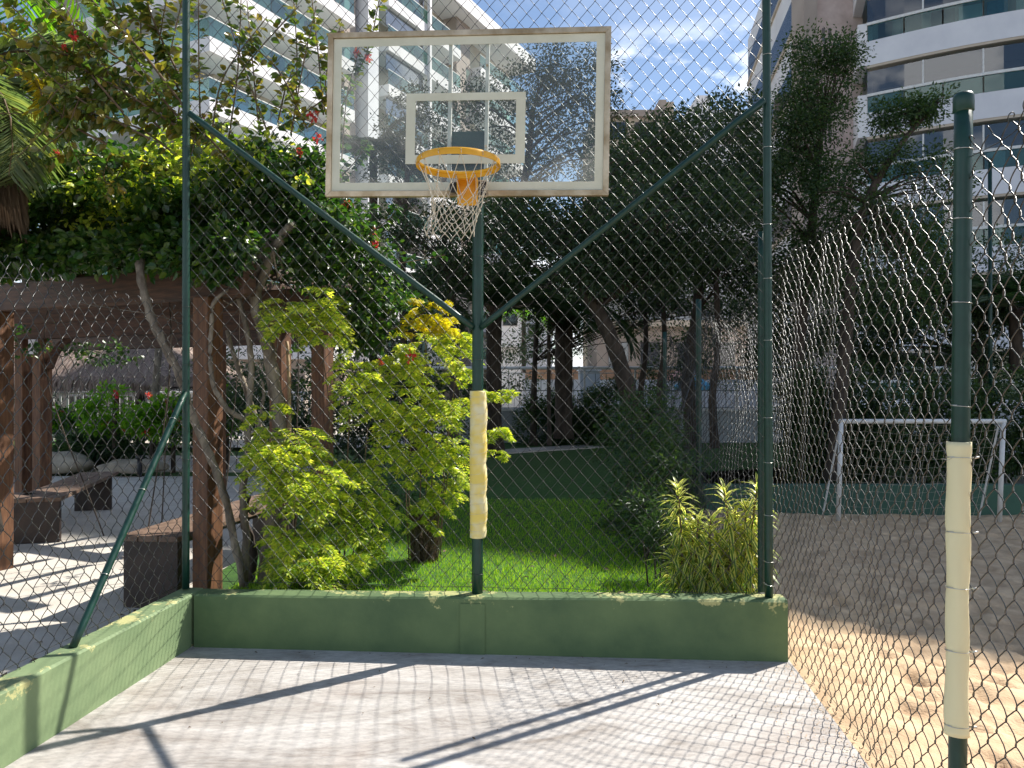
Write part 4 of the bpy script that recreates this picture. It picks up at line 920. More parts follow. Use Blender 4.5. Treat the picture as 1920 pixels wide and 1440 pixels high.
# ------------------------------------------------------------------ sand court: far wall, goal
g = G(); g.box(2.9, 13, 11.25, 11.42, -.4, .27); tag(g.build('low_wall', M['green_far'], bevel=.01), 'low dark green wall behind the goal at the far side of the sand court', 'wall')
gl = thing('football_goal', 'small white football goal on the shaded sand court', 'goal', (P(1571, 973, 10.7)[0], 10.7, -.17))
q0, q1, q2, q3 = P(1571, 975, 10.7), P(1577, 790, 10.7), P(1881, 790, 10.7), P(1873, 978, 10.7)
q0[2] = q3[2] = -.22
g = G(); g.tube([q0, q1], .033, 12); _smoothcap(g, 'goal_post', M['white_paint'], gl)
g = G(); g.tube([q3, q2], .033, 12); _smoothcap(g, 'goal_post', M['white_paint'], gl)
g = G(); g.tube([q1 - [.03, 0, 0], q2 + [.03, 0, 0]], .034, 12); _smoothcap(g, 'crossbar', M['white_paint'], gl)
r0_, r1_ = np.array([q0[0] - .05, 11.15, -.25]), np.array([q3[0] - .02, 11.15, -.25])
g = G(); g.tube([q1 + [.0, .03, -.06], r0_], .014, 8); g.build('back_stay', M['white_paint'], gl)
g = G(); g.tube([q2 + [-.05, .03, -.06], r1_], .014, 8); g.build('back_stay', M['white_paint'], gl)
parts = []
for i in range(26):
    f = i / 25; a = q1 * (1 - f) + q2 * f; b = r0_ * (1 - f) + r1_ * f; V, Fq = tube_np([a, a * .45 + b * .55 - [0, -.03, .12], b], .0022, 3); parts.append((V, np.array(Fq)))
for i in range(13):
    f = i / 12; a = q1 * (1 - f) + r0_ * f; b = q2 * (1 - f) + r1_ * f; V, Fq = tube_np([a, (a + b) / 2 - [0, 0, .08], b], .0013, 3); parts.append((V, np.array(Fq)))
V, Fc = merge(parts); mesh_np('goal_net', V, Fc, M['cord'], gl, kind='stuff')
t = thing('lamp_post', 'slim dark green pole behind the goal at far right', 'pole', (P(1857, 0, 14.0)[0], 14.0, -.2))
g = G(); g.tube([(P(1857, 0, 14.0)[0], 14.0, -.2), (P(1857, 0, 14.0)[0], 14.0, 6.0)], .035, 12); _smoothcap(g, 'pole', M['steel_green'], t)
g = G(); g.tube([(P(1857, 0, 14.0)[0], 14.0, 6.0), (P(1857, 0, 14.0)[0], 14.0, 6.03)], .05, 12); g.build('cap', M['steel_green'], t)

# ------------------------------------------------------------------ pergola
pg = thing('pergola', 'reddish brown timber pergola overgrown with bougainvillea', 'pergola', (-2.46, 6.0, -.02))
E0 = np.array([-2.07, 5.9]); pa_ = np.array([-.907, .42]); pbv = np.array([.42, .907])
def pbeam(name, O, u, n_, t0, t1, d0, d1, z0, z1, m='wood_h'): return obx(name, m, pg, tuple(O), tuple(u), tuple(n_), t0, t1, d0, d1, z0, z1, bevel=.012)
for s, e, st in ((0, 9, 0), (1.4, 9, .3), (2.8, 10, 1.25), (5.4, 11, 3.2)):
    pbeam('beam', E0 + pbv * s, pa_, pbv, st, e, -.07, .07, 2.47 + (.05 if s == 1.4 else 0), 2.73)
for i in range(14): pbeam('rafter', E0 + pa_ * (.55 + i * .62), pbv, pa_, .12, 2.7 if i < 3 else 5.3, -.035, .035, 2.733, 2.84)
def ppost(x, y, w_, z0=-.02, z1=2.47):
    g = G(); g.obox((x, y), tuple(pa_), tuple(pbv), -w_ / 2, w_ / 2, -w_ / 2, w_ / 2, z0, z1); return g.build('post', M['wood'], pg, bevel=.010)
ppost(-2.46, 6.04, .165); ppost(-2.31, 9.10, .19); ppost(-2.91, 9.38, .19); ppost(-7.51, 11.5, .19); ppost(-7.12, 11.32, .19); ppost(-4.96, 7.22, .18); ppost(-5.6, 7.5, .18)
ppost(-5.0, 12.7, .19)
# curved knee brace of the rear pair
g = G(); kp = [P(158, 600, 11.3), P(140, 625, 11.3), P(108, 655, 11.3), P(92, 690, 11.3)]; g.tube(smooth_path(kp, 4), .06, 6); g.build('knee_brace', M['wood_h'], pg)
g = G(); a = P(59, 637, 11.2); g.box(a[0], a[0] + .10, 11.12, 11.2, a[2] - .22, a[2]); tag(g.build('switch_box', M['render_white'], bevel=.005), 'small white box fixed on the rear pergola post pair', 'box')
def bench(name, lab, c0, c1, w_, h, legs):
    c0, c1 = np.array(c0), np.array(c1); u = norm(c1 - c0); n_ = np.array([-u[1], u[0]]); Ln = np.linalg.norm(c1 - c0)
    t = thing(name, lab, 'bench', (c0[0], c0[1], 0)); O = tuple(c0)
    pw = (w_ + .04) / 3
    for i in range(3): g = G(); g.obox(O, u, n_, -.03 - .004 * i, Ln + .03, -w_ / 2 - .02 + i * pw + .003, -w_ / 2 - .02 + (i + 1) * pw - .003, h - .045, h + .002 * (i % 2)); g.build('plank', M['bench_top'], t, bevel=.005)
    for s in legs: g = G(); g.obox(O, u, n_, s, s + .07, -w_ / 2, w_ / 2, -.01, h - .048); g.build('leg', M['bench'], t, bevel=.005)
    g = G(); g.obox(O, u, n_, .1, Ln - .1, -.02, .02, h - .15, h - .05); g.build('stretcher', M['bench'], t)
bench('bench', 'dark timber bench with solid panel legs beside the front pergola post', (-2.87, 5.93), (-2.52, 8.3), .47, .57, (.0, 2.1))
bench('bench', 'dark timber bench with solid panel legs further back on the left', (-5.35, 8.40), (-6.05, 10.95), .47, .50, (.0, 2.3))
bench('bench', 'dark timber bench at the far left edge joining the rear bench', (-5.62, 8.55), (-8.2, 8.9), .45, .50, (.1, 2.3))
# woody vine trunks climbing the pergola
vine = thing('bougainvillea', 'large bougainvillea covering the pergola roof with red bracts and woody stems', 'climbing plant', tuple(P(500, 1095, 6.05)))
def vstem(pts, r0, r1, m='bark', k=6, n_=9, wob=.12):
    p = smooth_path(pts, k); rr = np.linspace(r0, r1, len(p)) * (1 + wob * np.sin(np.arange(len(p)) * 1.9 + r0 * 90) * .6)
    p = p + rng.normal(0, r0 * .10, p.shape); g = G(); g.tube(p, rr, n_); return _smoothcap(g, 'stem', M[m], vine)
vstem([P(498, 1105, 6.05), P(508, 1000, 6.1), P(520, 880, 6.15), P(522, 780, 6.2), P(510, 700, 6.2), P(500, 640, 6.2), P(480, 570, 6.15), P(486, 505, 6.1), P(512, 440, 6.1), P(520, 400, 6.2)], .066, .042)
vstem([P(484, 540, 6.1), P(508, 480, 6.0), P(532, 438, 5.95), P(548, 420, 5.9)], .040, .034)
g = G(); c = P(549, 419, 5.9); g.tube([c - [.01, 0, .01], c + [.006, 0, .006]], .030, 10); g.build('cut_end', M['cord'], vine)
vstem([P(458, 1098, 5.95), P(462, 1010, 5.95), P(455, 925, 6.0), P(466, 860, 6.0), P(464, 790, 6.05), P(472, 700, 6.1), P(462, 620, 6.1), P(448, 560, 6.1)], .032, .022)
vstem([P(457, 1100, 5.85), P(432, 975, 5.85), P(411, 900, 5.8), P(383, 830, 5.75), P(355, 765, 5.7), P(334, 697, 5.7), P(295, 625, 5.7), P(274, 565, 5.75), P(262, 505, 5.8), P(270, 460, 6.0)], .030, .032, wob=.2)
vstem([P(464, 790, 6.0), P(425, 765, 5.9), P(400, 720, 5.85), P(394, 660, 5.85), P(397, 590, 5.85), P(402, 565, 5.85), P(425, 545, 5.9), P(452, 540, 6.0)], .022, .012)
vstem([P(466, 870, 6.0), P(485, 800, 6.05), P(494, 740, 6.1), P(492, 715, 6.1)], .017, .010)
vstem([P(470, 960, 6.1), P(520, 905, 6.3), P(505, 850, 6.4), P(450, 700, 6.5), P(425, 620, 6.5)], .034, .018)
vstem([P(466, 1105, 6.1), P(475, 1040, 6.1), P(458, 975, 6.1), P(462, 930, 6.05)], .040, .034, 'bark_dark')
vstem([P(530, 880, 6.3), P(542, 820, 6.3), P(541, 700, 6.35), P(538, 640, 6.4)], .016, .014, 'stem_pale')
for i in range(26):     # tangle of bare stems under the leaves
    a = P(rng.uniform(330, 560), rng.uniform(470, 540), 6.2 + rng.random()); b = a + rng.normal(0, .35, 3) + [0, 0, .25]; m_ = (a + b) / 2 + rng.normal(0, .12, 3)
    vstem([a, m_, b], .010, .006, 'bark' if i % 3 else 'bark_dark', 4, 5)

# leaf masses on the pergola
def boug_mass(blobs, ncl, per, spread, lf, m, seed, shell_=.3, name='foliage', tm=LEAF9):
    C, pos, d, nr = clumped(blobs, ncl, per, spread, seed, shell_); r_ = np.random.default_rng(seed + 1); k = len(pos)
    V, Fc = leaves(pos, d, nr, lf * (.65 + .6 * r_.random(k)), lf * .72 * (.65 + .6 * r_.random(k)), tm); return mesh_np(name, V, Fc, M[m], vine, kind='stuff')
def bl(px, py, Y, rx, ry, rz, w_=1): c = P(px, py, Y); return (c[0], c[1], c[2], rx, ry, rz, w_)
boug_mass([bl(60, 485, 6.2, .6, .25, .13, .8), bl(230, 482, 6.0, .6, .25, .13, .8), bl(400, 470, 5.8, .5, .2, .15, .8), bl(60, 430, 6.9, .75, .8, .34, 2), bl(190, 400, 6.7, .7, .8, .40, 2), bl(310, 390, 6.5, .6, .7, .42, 2), bl(430, 390, 6.3, .45, .6, .36, 1.5), bl(120, 340, 7.1, .6, .8, .3, 1.3), bl(250, 330, 6.9, .6, .7, .26, 1.3), bl(20, 350, 7.2, .6, .8, .3, 1)], 1250, 17, .17, .072, 'boug', 21)
boug_mass([bl(600, 430, 6.3, .30, .4, .42, 1.5), bl(640, 520, 6.3, .32, .4, .36, 1.5), bl(560, 350, 6.2, .34, .4, .32, 1.2), bl(700, 580, 6.4, .28, .35, .28, 1), bl(500, 330, 6.2, .3, .4, .26, 1), bl(650, 410, 6.2, .18, .3, .22, .6), bl(565, 480, 6.6, .25, .4, .30, 1)], 560, 16, .14, .060, 'boug', 23)
boug_mass([bl(150, 360, 6.3, .95, .3, .30, 1), bl(250, 335, 6.2, .5, .3, .18, 1), bl(420, 320, 6.0, .6, .3, .22, 1), bl(330, 300, 5.9, .4, .3, .18, .7)], 150, 15, .15, .062, 'nandina', 25)
boug_mass([bl(40, 640, 8.8, .25, .2, .15, 1), bl(190, 665, 8.6, .45, .2, .10, 1.4), bl(540, 640, 8.0, .4, .3, .2, 1), bl(560, 720, 10, .5, .3, .5, 1.2)], 40, 14, .12, .06, 'boug', 27)
# arching upper branches with larger leaves
br = []
def branch(pts, r0, r1, nleaf, lf, seed, m='boug_dry', acc=None, hang=.0):
    p = smooth_path(pts, 7); r_ = np.random.default_rng(seed)
    V, Fq = tube_np(p, np.linspace(r0, r1, len(p)), 5); br.append((V, np.array(Fq)))
    f = np.sort(r_.random(nleaf)) * (len(p) - 1.01); i = f.astype(int); q = p[i] + (p[i + 1] - p[i]) * (f - i)[:, None]; T = norm(p[i + 1] - p[i])
    sd = norm(r_.normal(size=(nleaf, 3))); sd = norm(sd - T * (sd * T).sum(1)[:, None])
    return q + sd * .012, norm(sd + T * .5 + [0, 0, -hang]), norm(r_.normal(0, .5, (nleaf, 3)) + [0, 0, .8]), lf * (.5 + .75 * r_.random(nleaf))
acc = []
vert = [((500, 245), (455, 120), (410, -20), 5.8), ((395, 250), (420, 140), (500, 30), 5.75), ((625, 240), (610, 150), (640, 40), 6.0), ((575, 240), (520, 130), (440, 60), 5.9), ((520, 240), (600, 190), (640, 140), 6.0), ((484, 232), (474, 130), (462, 0), 5.9), ((428, 260), (445, 130), (452, -30), 5.85), ((545, 250), (566, 130), (592, 10), 5.9), ((606, 215), (597, 110), (582, -20), 5.95), ((554, 200), (556, 100), (548, -30), 6.0), ((375, 250), (372, 120), (371, -30), 5.7),
        ((255, 180), (262, 90), (263, -20), 5.6), ((300, 210), (318, 100), (340, 0), 5.7), ((290, 120), (300, 60), (312, -10), 5.65), ((410, 205), (470, 110), (560, 10), 5.9), ((240, 230), (205, 170), (170, 95), 5.6), ((330, 240), (345, 120), (352, -20), 6.0),
        ((520, 230), (540, 150), (585, 60), 6.1), ((640, 200), (690, 90), (712, -10), 6.0)]
for i, (a, b, c, Y) in enumerate(vert): acc.append(branch([P(*a, Y), P(*b, Y - .05), P(*c, Y - .1)], .0075, .004, 62, .070, 300 + i, hang=.3))
arcs = [((345, 246), (230, 170), (120, 110), (0, 60), 5.4), ((345, 250), (260, 190), (150, 170), (20, 110), 5.5), ((340, 225), (250, 130), (150, 60), (60, -20), 5.4), ((330, 290), (260, 240), (180, 220), (120, 190), 5.6),
        ((345, 200), (260, 90), (190, 20), (140, -40), 5.35), ((280, 260), (170, 200), (80, 130), (-20, 20), 5.3), ((300, 240), (210, 150), (110, 40), (40, -30), 5.5), ((230, 210), (150, 120), (90, 80), (0, -10), 5.3), ((345, 180), (300, 120), (240, 60), (200, -20), 5.6), ((200, 270), (130, 230), (60, 160), (-20, 90), 5.4),
        ((340, 330), (260, 300), (150, 290), (60, 300), 5.8), ((430, 300), (380, 250), (330, 235), (250, 160), 5.6), ((345, 160), (310, 90), (280, 20), (270, -30), 5.7)]
for i, (a, b, c, e, Y) in enumerate(arcs):
    acc.append(branch([P(*a, Y), P(*b, Y - .1), P(*c, Y - .2), P(*e, Y - .25)], .010, .004, 88, .085, 400 + i, hang=.5))
    for k in range(2):
        f = .25 + .25 * k; s = P(*b, Y - .1) * (1 - f) + P(*c, Y - .2) * f; e2 = s + np.array([rng.normal(-.15, .2), rng.normal(-.05, .15), rng.normal(-.05, .25)]); acc.append(branch([s, (s + e2) / 2 + rng.normal(0, .04, 3), e2], .005, .003, 26, .072, 500 + i * 3 + k, hang=.5))
V, Fc = merge([leaves(a, b, c, e, e * .72, LEAF9) for a, b, c, e in acc]); mesh_np('upper_leaves', V, Fc, M['boug_dry'], vine, kind='stuff')
V, Fc = merge(br); mesh_np('shoots', V, Fc, M['stem'], vine, True, kind='stuff')
# red bract clusters, trailing tip right of the pole
fl_ = []
for (px, py, Y, s) in ((588, 218, 5.85, .05), (594, 257, 5.85, .038), (381, 218, 5.7, .02), (138, 66, 5.1, .032), (118, 86, 5.1, .024), (107, 285, 5.5, .022), (705, 458, 6.3, .05), (699, 432, 6.3, .03), (652, 384, 6.2, .04), (560, 285, 5.9, .035), (690, 108, 5.9, .035), (668, 98, 5.9, .03), (280, 740, 9, .04), (770, 668, 6.2, .045), (712, 680, 6.2, .03)):
    k = 26; c = P(px, py, Y); fl_.append((c + norm(rng.normal(size=(k, 3))) * s * rng.random((k, 1)) ** .4, rdir(k), rdir(k), np.full(k, s * .75)))
V, Fc = merge([leaves(a, b, c, e, e * .7, LEAF5) for a, b, c, e in fl_]); mesh_np('red_bracts', V, Fc, M['flower'], vine, kind='stuff')
acc = []; br = []
for i, (a, b, c, Y) in enumerate((((700, 500), (760, 492), (835, 478), 6.1), ((690, 440), (730, 410), (745, 385), 6.1), ((640, 330), (668, 300), (690, 262), 6.0), ((640, 300), (650, 180), (672, 95), 5.9), ((730, 620), (790, 590), (820, 560), 6.3))): acc.append(branch([P(*a, Y), P(*b, Y), P(*c, Y)], .006, .003, 60, .062, 600 + i, hang=.6))
V, Fc = merge([leaves(a, b, c, e, e * .72, LEAF9) for a, b, c, e in acc]); mesh_np('trailing_leaves', V, Fc, M['boug'], vine, kind='stuff'); V, Fc = merge(br); mesh_np('shoots', V, Fc, M['stem'], vine, True, kind='stuff')

# ------------------------------------------------------------------ yellow green compound-leaf shrubs
def sprays(clumps, seed):
    """tiers of compound leaves; clump = (px, py, Y, r horizontal, r vertical, fronds)"""
    r_ = np.random.default_rng(seed); pos, d, nr, Ln, br_ = [], [], [], [], []
    for (px, py, Y, rx, rz, nf) in clumps:
        c = P(px, py, Y); rz = rz * 1.35
        for k in range(int(nf * 1.5)):
            a = r_.random() * 6.283; f = r_.random() ** .5
            s = c + np.array([math.cos(a) * rx * .45 * f, math.sin(a) * rx * .45 * f, r_.normal(0, rz * .45)])
            e_ = r_.uniform(-.15, .9); L_ = rx * r_.uniform(.45, .85); dirv = np.array([math.cos(a) * math.cos(e_), math.sin(a) * math.cos(e_), math.sin(e_)])
            P_ = [s + dirv * L_ * t + np.array([0, 0, -.55 * L_ * t * t]) for t in np.linspace(0, 1, 7)]
            V, Fq = tube_np(P_, .0014, 3); br_.append((V, np.array(Fq))); sd = norm(np.cross(dirv, [0, 0, 1.])); up = norm(np.cross(sd, dirv))
            for i in range(1, 7):
                T = norm(P_[i] - P_[i - 1]); w_ = L_ * .42 * (1 - .45 * i / 6)
                for sg in (-1, 1):
                    bd = norm(sd * sg + T * .75 + [0, 0, -.12])
                    for q in (.25, .5, .75, 1.0):
                        b0 = P_[i] + bd * w_ * q
                        if q < 1:
                            for s2 in (-1, 1):
                                pos.append(b0); d.append(norm(bd * .8 + np.cross(bd, up) * s2 * .9) + r_.normal(0, .12, 3)); nr.append(up + r_.normal(0, .35, 3)); Ln.append(r_.uniform(.030, .052))
                        else: pos.append(b0); d.append(bd + r_.normal(0, .1, 3)); nr.append(up + r_.normal(0, .3, 3)); Ln.append(r_.uniform(.03, .05))
            pos.append(P_[-1]); d.append(T); nr.append(up); Ln.append(.045)
    return np.array(pos), np.array(d), np.array(nr), np.array(Ln), br_
def nandina(label, base_px, Y, clumps, stems, seed, gold=None):
    b = P(base_px[0], base_px[1], Y); t = thing('bamboo_shrub', label, 'shrub', b, 'yellow green shrubs behind the low wall')
    pos, d, nr, Ln, br_ = sprays(clumps, seed); V, Fc = leaves(pos, d, nr, Ln, Ln * .44, LEAF4); mesh_np('foliage', V, Fc, M['nandina'], t, kind='stuff')
    if gold:
        pos, d, nr, Ln, b2 = sprays(gold, seed + 9); V, Fc = leaves(pos, d, nr, Ln * 1.05, Ln * .42, LEAF4); mesh_np('golden_foliage', V, Fc, M['nandina_y'], t, kind='stuff'); br_ += b2
    V, Fc = merge(br_); mesh_np('leaf_stalks', V, Fc, M['stem_pale'], t, True, 'stuff')
    for (x0, y0, x1, y1, r_) in stems:
        a, e = P(x0, y0, Y), P(x1, y1, Y + .1 * math.sin(x0)); p = smooth_path([a, (a + e) / 2 + rng.normal(0, .02, 3), e], 6); g = G(); g.tube(p, np.linspace(r_, r_ * .7, len(p)), 6); g.build('stem', M['stem'], t, smooth=True)
nandina('leaning yellow green shrub in front of the vine trunk', (545, 1100), 5.75, [(535, 850, 5.7, .34, .16, 26), (560, 900, 5.65, .30, .14, 22), (500, 800, 5.7, .16, .12, 8), (600, 920, 5.65, .26, .10, 14), (520, 870, 5.6, .25, .15, 14), (580, 1050, 5.6, .30, .10, 20), (550, 1020, 5.6, .26, .12, 14), (600, 1080, 5.55, .22, .08, 10), (640, 1060, 5.7, .20, .08, 8)],
        [(530, 1100, 528, 900, .009), (538, 1100, 545, 800, .008), (552, 1102, 560, 950, .006), (560, 1102, 590, 1000, .006)], 71)
nandina('tall yellow green shrub with top tuft left of centre', (640, 1095), 6.25, [(575, 590, 6.0, .34, .12, 26), (540, 610, 6.0, .20, .10, 9), (615, 630, 6.0, .18, .06, 8), (680, 745, 6.1, .26, .12, 18), (660, 700, 6.2, .22, .10, 10), (640, 940, 6.0, .34, .16, 24), (690, 970, 6.1, .28, .14, 18), (670, 890, 6.1, .26, .12, 14), (620, 980, 6.0, .24, .12, 12), (720, 870, 6.2, .22, .12, 10), (660, 1030, 6.0, .26, .10, 12)],
        [(636, 1098, 626, 900, .010), (645, 1098, 655, 780, .008), (652, 1098, 690, 800, .007), (624, 900, 618, 800, .006), (618, 850, 600, 640, .006)], 72)
nandina('tall bushy shrub with golden top just left of the hoop pole', (790, 1072), 6.6, [(800, 660, 6.5, .30, .14, 20), (760, 700, 6.5, .26, .14, 16), (850, 650, 6.4, .22, .08, 10), (790, 780, 6.5, .34, .16, 26), (840, 760, 6.5, .26, .12, 14), (740, 780, 6.5, .28, .14, 16), (800, 860, 6.5, .30, .12, 20), (765, 830, 6.5, .24, .12, 12), (830, 920, 6.5, .24, .10, 12), (800, 960, 6.5, .22, .10, 9), (860, 700, 6.5, .14, .10, 6), (930, 740, 6.4, .17, .06, 8), (925, 815, 6.4, .16, .05, 7), (925, 850, 6.4, .1, .04, 3), (850, 850, 6.6, .2, .12, 8)],
        [(775, 1075, 772, 780, .008), (785, 1072, 792, 700, .008), (795, 1070, 800, 820, .007), (803, 1068, 812, 760, .007), (812, 1062, 842, 790, .008), (820, 1055, 846, 850, .006), (826, 1040, 855, 700, .006), (768, 1070, 760, 800, .006), (800, 900, 798, 640, .006)], 73, gold=[(805, 590, 6.4, .20, .09, 11), (835, 610, 6.4, .16, .08, 7), (775, 610, 6.4, .12, .06, 4)])
# dark fibrous base of the third shrub
n_ = 2200; c = P(795, 1035, 6.6); a = rng.random(n_) * 6.28; rr = .10 * rng.random(n_) ** .5
pos = c + np.stack([np.cos(a) * rr, np.sin(a) * rr, -.15 + .50 * rng.random(n_)], 1); V, Fc = leaves(pos, np.stack([np.cos(a) * .8 + rng.normal(0, .3, n_), np.sin(a) * .8, .4 + rng.random(n_)], 1), rdir(n_), .05 + .11 * rng.random(n_), .0045, BLADE)
o = mesh_np('fibre_clump', V, Fc, M['dead_frond']); tag(o, 'brown fibrous stem clump on the sunlit grass under the golden topped shrub', 'plant base', kind='stuff')
g = G(); cb = P(795, 1075, 6.6); cb[2] = .17
for i in range(9):
    a = i * 2.4; rb_ = .105 * (i / 9) ** .5; q = cb + [math.cos(a) * rb_, math.sin(a) * rb_, 0]; g.tube([q + [math.cos(a) * .02, math.sin(a) * .02, 0], q + [0, 0, .1], q + [math.cos(a) * .02, 0, .24 + .05 * math.sin(i * 3)], q + [math.cos(a) * .05, 0, .34 + .1 * math.sin(i * 3)]], [.028, .022, .014, .007], 8)
b_ = _smoothcap(g, 'stump', M['bark_dark'], None)
tag(b_, 'dark stump at the base of the shrub left of the hoop pole', 'stump')

# ------------------------------------------------------------------ striped-leaf plants at the right end of the wall
LT = (np.array([[0, 0, 0], [-.0105, .05, .002], [.0105, .05, .002], [-.0125, .10, .001], [.0125, .10, .001], [-.008, .15, -.010], [.008, .15, -.010], [0, .185, -.024], [0, .05, -.002], [0, .10, -.003], [0, .15, -.013]]),
      [(0, 8, 1), (0, 2, 8), (1, 8, 9, 3), (8, 2, 4, 9), (3, 9, 10, 5), (9, 4, 6, 10), (5, 10, 7), (10, 6, 7)])
leaf_me = []
for v in range(3):
    me = bpy.data.meshes.new('striped_leaf'); Vv = LT[0].copy(); Vv[:, 2] -= Vv[:, 1] ** 2 * (1.5 + v * 2.2); me.from_pydata(Vv.tolist(), [], LT[1]); me.materials.append(M['stripe']); me.polygons.foreach_set('use_smooth', [True] * len(me.polygons)); leaf_me.append(me)
from mathutils import Matrix
def striped(label, base, stems, nleaf, seed):
    t = thing('striped_plant', label, 'plant', base, 'yellow striped plants behind the wall'); r_ = np.random.default_rng(seed); tot = sum(s[3] for s in stems); cnt = 0
    for (tx, tz, lean, wgt, l0) in stems:
        top = np.array([tx, base[1] + lean, tz]); b = np.array(base) + [0.3 * (tx - base[0]), 0, 0]; p = smooth_path([b, b * .5 + top * .5 + [r_.normal(0, .02), 0, 0], top], 6)
        g = G(); g.tube(p, np.linspace(.011, .006, len(p)), 6); g.build('stem', M['stem'], t, smooth=True); k = int(nleaf * wgt / tot)
        for i in range(k):
            f = l0 + (1 - l0) * (i + .5) / k; q = p[min(len(p) - 1, int(f * (len(p) - 1)))] * 1.0; ff = f * (len(p) - 1); j = min(len(p) - 2, int(ff)); q = p[j] + (p[j + 1] - p[j]) * (ff - j)
            a = i * 2.399 + r_.normal(0, .25); e = (.12 + 1.1 * max(0, (f - .72) / .28)) + r_.normal(0, .22)
            dv = Vector((math.cos(a) * math.cos(e), math.sin(a) * math.cos(e), math.sin(e))); sd = dv.cross(Vector((0, 0, 1))).normalized(); up = sd.cross(dv)
            o = bpy.data.objects.new('leaf', leaf_me[r_.integers(0, 3)]); COL.objects.link(o); o.parent = t; sc_ = r_.uniform(.62, 1.0) * (1 - .35 * max(0, (f - .8) / .2))
            Mx = Matrix((sd, dv, up)).transposed().to_4x4(); o.matrix_local = Matrix.Translation(Vector(q) - Vector(root_of(t))) @ Mx @ Matrix.Diagonal((sc_ * r_.uniform(1.25, 1.75), sc_, sc_, 1)); cnt += 1
    return cnt
def zz_(py, Y): return CAMZ - (py - HZ) / F * Y
def st(px, py, Y, lean, w_, l0): return (P(px, 0, Y)[0], zz_(py, Y), lean, w_, l0)
striped('yellow tipped striped plant, leftmost behind the right end of the wall', (P(1282, 1110, 5.35)[0], 5.35, .2), [st(1272, 915, 5.35, .02, 1.3, .45), st(1300, 985, 5.4, .05, .8, .3), st(1262, 1040, 5.3, .0, .8, .3), st(1290, 1050, 5.25, -.05, .7, .25)], 270, 81)
striped('low bushy pale striped plant between the two taller ones', (P(1318, 1110, 5.3)[0], 5.3, .2), [st(1308, 970, 5.35, .03, 1, .25), st(1332, 975, 5.3, 0, 1, .25), st(1300, 1030, 5.2, -.05, .8, .2), st(1335, 1040, 5.25, -.05, .9, .2), st(1318, 1065, 5.2, -.08, .7, .15)], 290, 83)
striped('tallest green and yellow striped plant in the clump behind the wall', (P(1362, 1110, 5.3)[0], 5.3, .2), [st(1358, 918, 5.3, 0, 1.2, .25), st(1378, 960, 5.35, .04, .9, .25), st(1350, 1010, 5.25, -.04, .8, .2), st(1372, 1040, 5.2, -.07, .7, .15)], 290, 82)
striped('green and yellow striped plant touching the corner post', (P(1405, 1110, 5.3)[0], 5.3, .2), [st(1420, 912, 5.3, 0, 1.2, .3), st(1400, 950, 5.25, -.02, 1, .25), st(1415, 1000, 5.3, .02, .8, .2)], 250, 84)
# leafy shrubs along the fence, in shade
shrub('mid green loose shrub row along the fence in the shade', [bl(1195, 930, 8.0, .40, .5, .5), bl(1185, 850, 9.4, .5, .7, .5), bl(1230, 830, 8.8, .3, .6, .6), bl(1262, 900, 7.4, .22, .5, .5), bl(1225, 985, 6.8, .2, .4, .3), bl(1180, 800, 11, .5, .6, .5)], (1.35, 8.0, .2), 520, 20, .20, .06, 'tree_mid', 91, wf=.4, stems=20)
shrub('feathery grey green low bush left of the striped plants', [bl(1245, 1020, 5.9, .17, .16, .20), bl(1235, 980, 6.0, .14, .14, .14)], (P(1245, 1085, 5.9)[0], 5.9, .2), 50, 26, .10, .06, 'palm', 92, wf=.16, stems=6)
shrub('low dark undergrowth between the pergola and the lawn', [bl(700, 1040, 7.6, .5, .4, .25), bl(600, 960, 8.2, .6, .4, .35), bl(720, 930, 8.5, .5, .4, .3)], (-1.7, 8.0, .1), 150, 22, .18, .06, 'hedge', 93)

# ------------------------------------------------------------------ trees in the middle and right
def W(px, py, Y): return list(P(px, py, Y))
tree('big dark tree filling the centre of the view behind the fence', [W(1190, 790, 13.5), W(1165, 690, 13.5), W(1135, 610, 13.4), W(1100, 545, 13.3), W(1080, 470, 13.2)], .17, .10,
     [bl(1190, 470, 13, 1.7, 1.3, .85, 2.5), bl(1040, 460, 13.4, 1.4, 1.2, .75, 2), bl(1320, 440, 13, 1.4, 1.2, 1.0, 2.2), bl(1200, 330, 13.6, 1.3, 1.1, .95, 1.6), bl(1330, 290, 14, 1.3, 1.1, .85, 1.3), bl(960, 430, 13.6, .9, 1.0, .6, 1)], 1250, 30, .36, .082, 'tree_dark', 101, klimbs=70, shell_=.2)
tree('dark tree with ragged top against the clouds at centre right', [W(1300, 840, 16), W(1290, 700, 16), W(1310, 560, 16), W(1300, 430, 16)], .16, .08,
     [bl(1215, 300, 16, .7, .8, .7, 1), bl(1290, 250, 16, .7, .8, .6, 1), bl(1370, 250, 16, .8, .8, .7, 1.2), bl(1400, 350, 15.6, .9, .8, .9, 1.5), bl(1180, 350, 16, .8, .8, .6, 1), bl(1390, 470, 15, 1.0, .8, .8, 1.2)], 760, 28, .36, .08, 'tree_dark', 103, klimbs=50)
tree('tall green tree in front of the pink stone wall', [W(1500, 900, 14.5), W(1495, 700, 14.5), W(1520, 450, 14.5), W(1540, 250, 14.5)], .15, .05,
     [bl(1530, 150, 14.5, .80, .6, .80, 1.8), bl(1510, 240, 14.5, .85, .6, .75, 1.6), bl(1480, 340, 14.5, .8, .7, .9, 1.6), bl(1560, 330, 14.3, .6, .6, .7, 1), bl(1480, 480, 14.5, .9, .8, .8, 1.4), bl(1590, 450, 14.2, .9, .7, .8, 1.3), bl(1580, 110, 14.5, .3, .3, .4, .4)], 1000, 30, .33, .066, 'tree_mid', 105, klimbs=60)
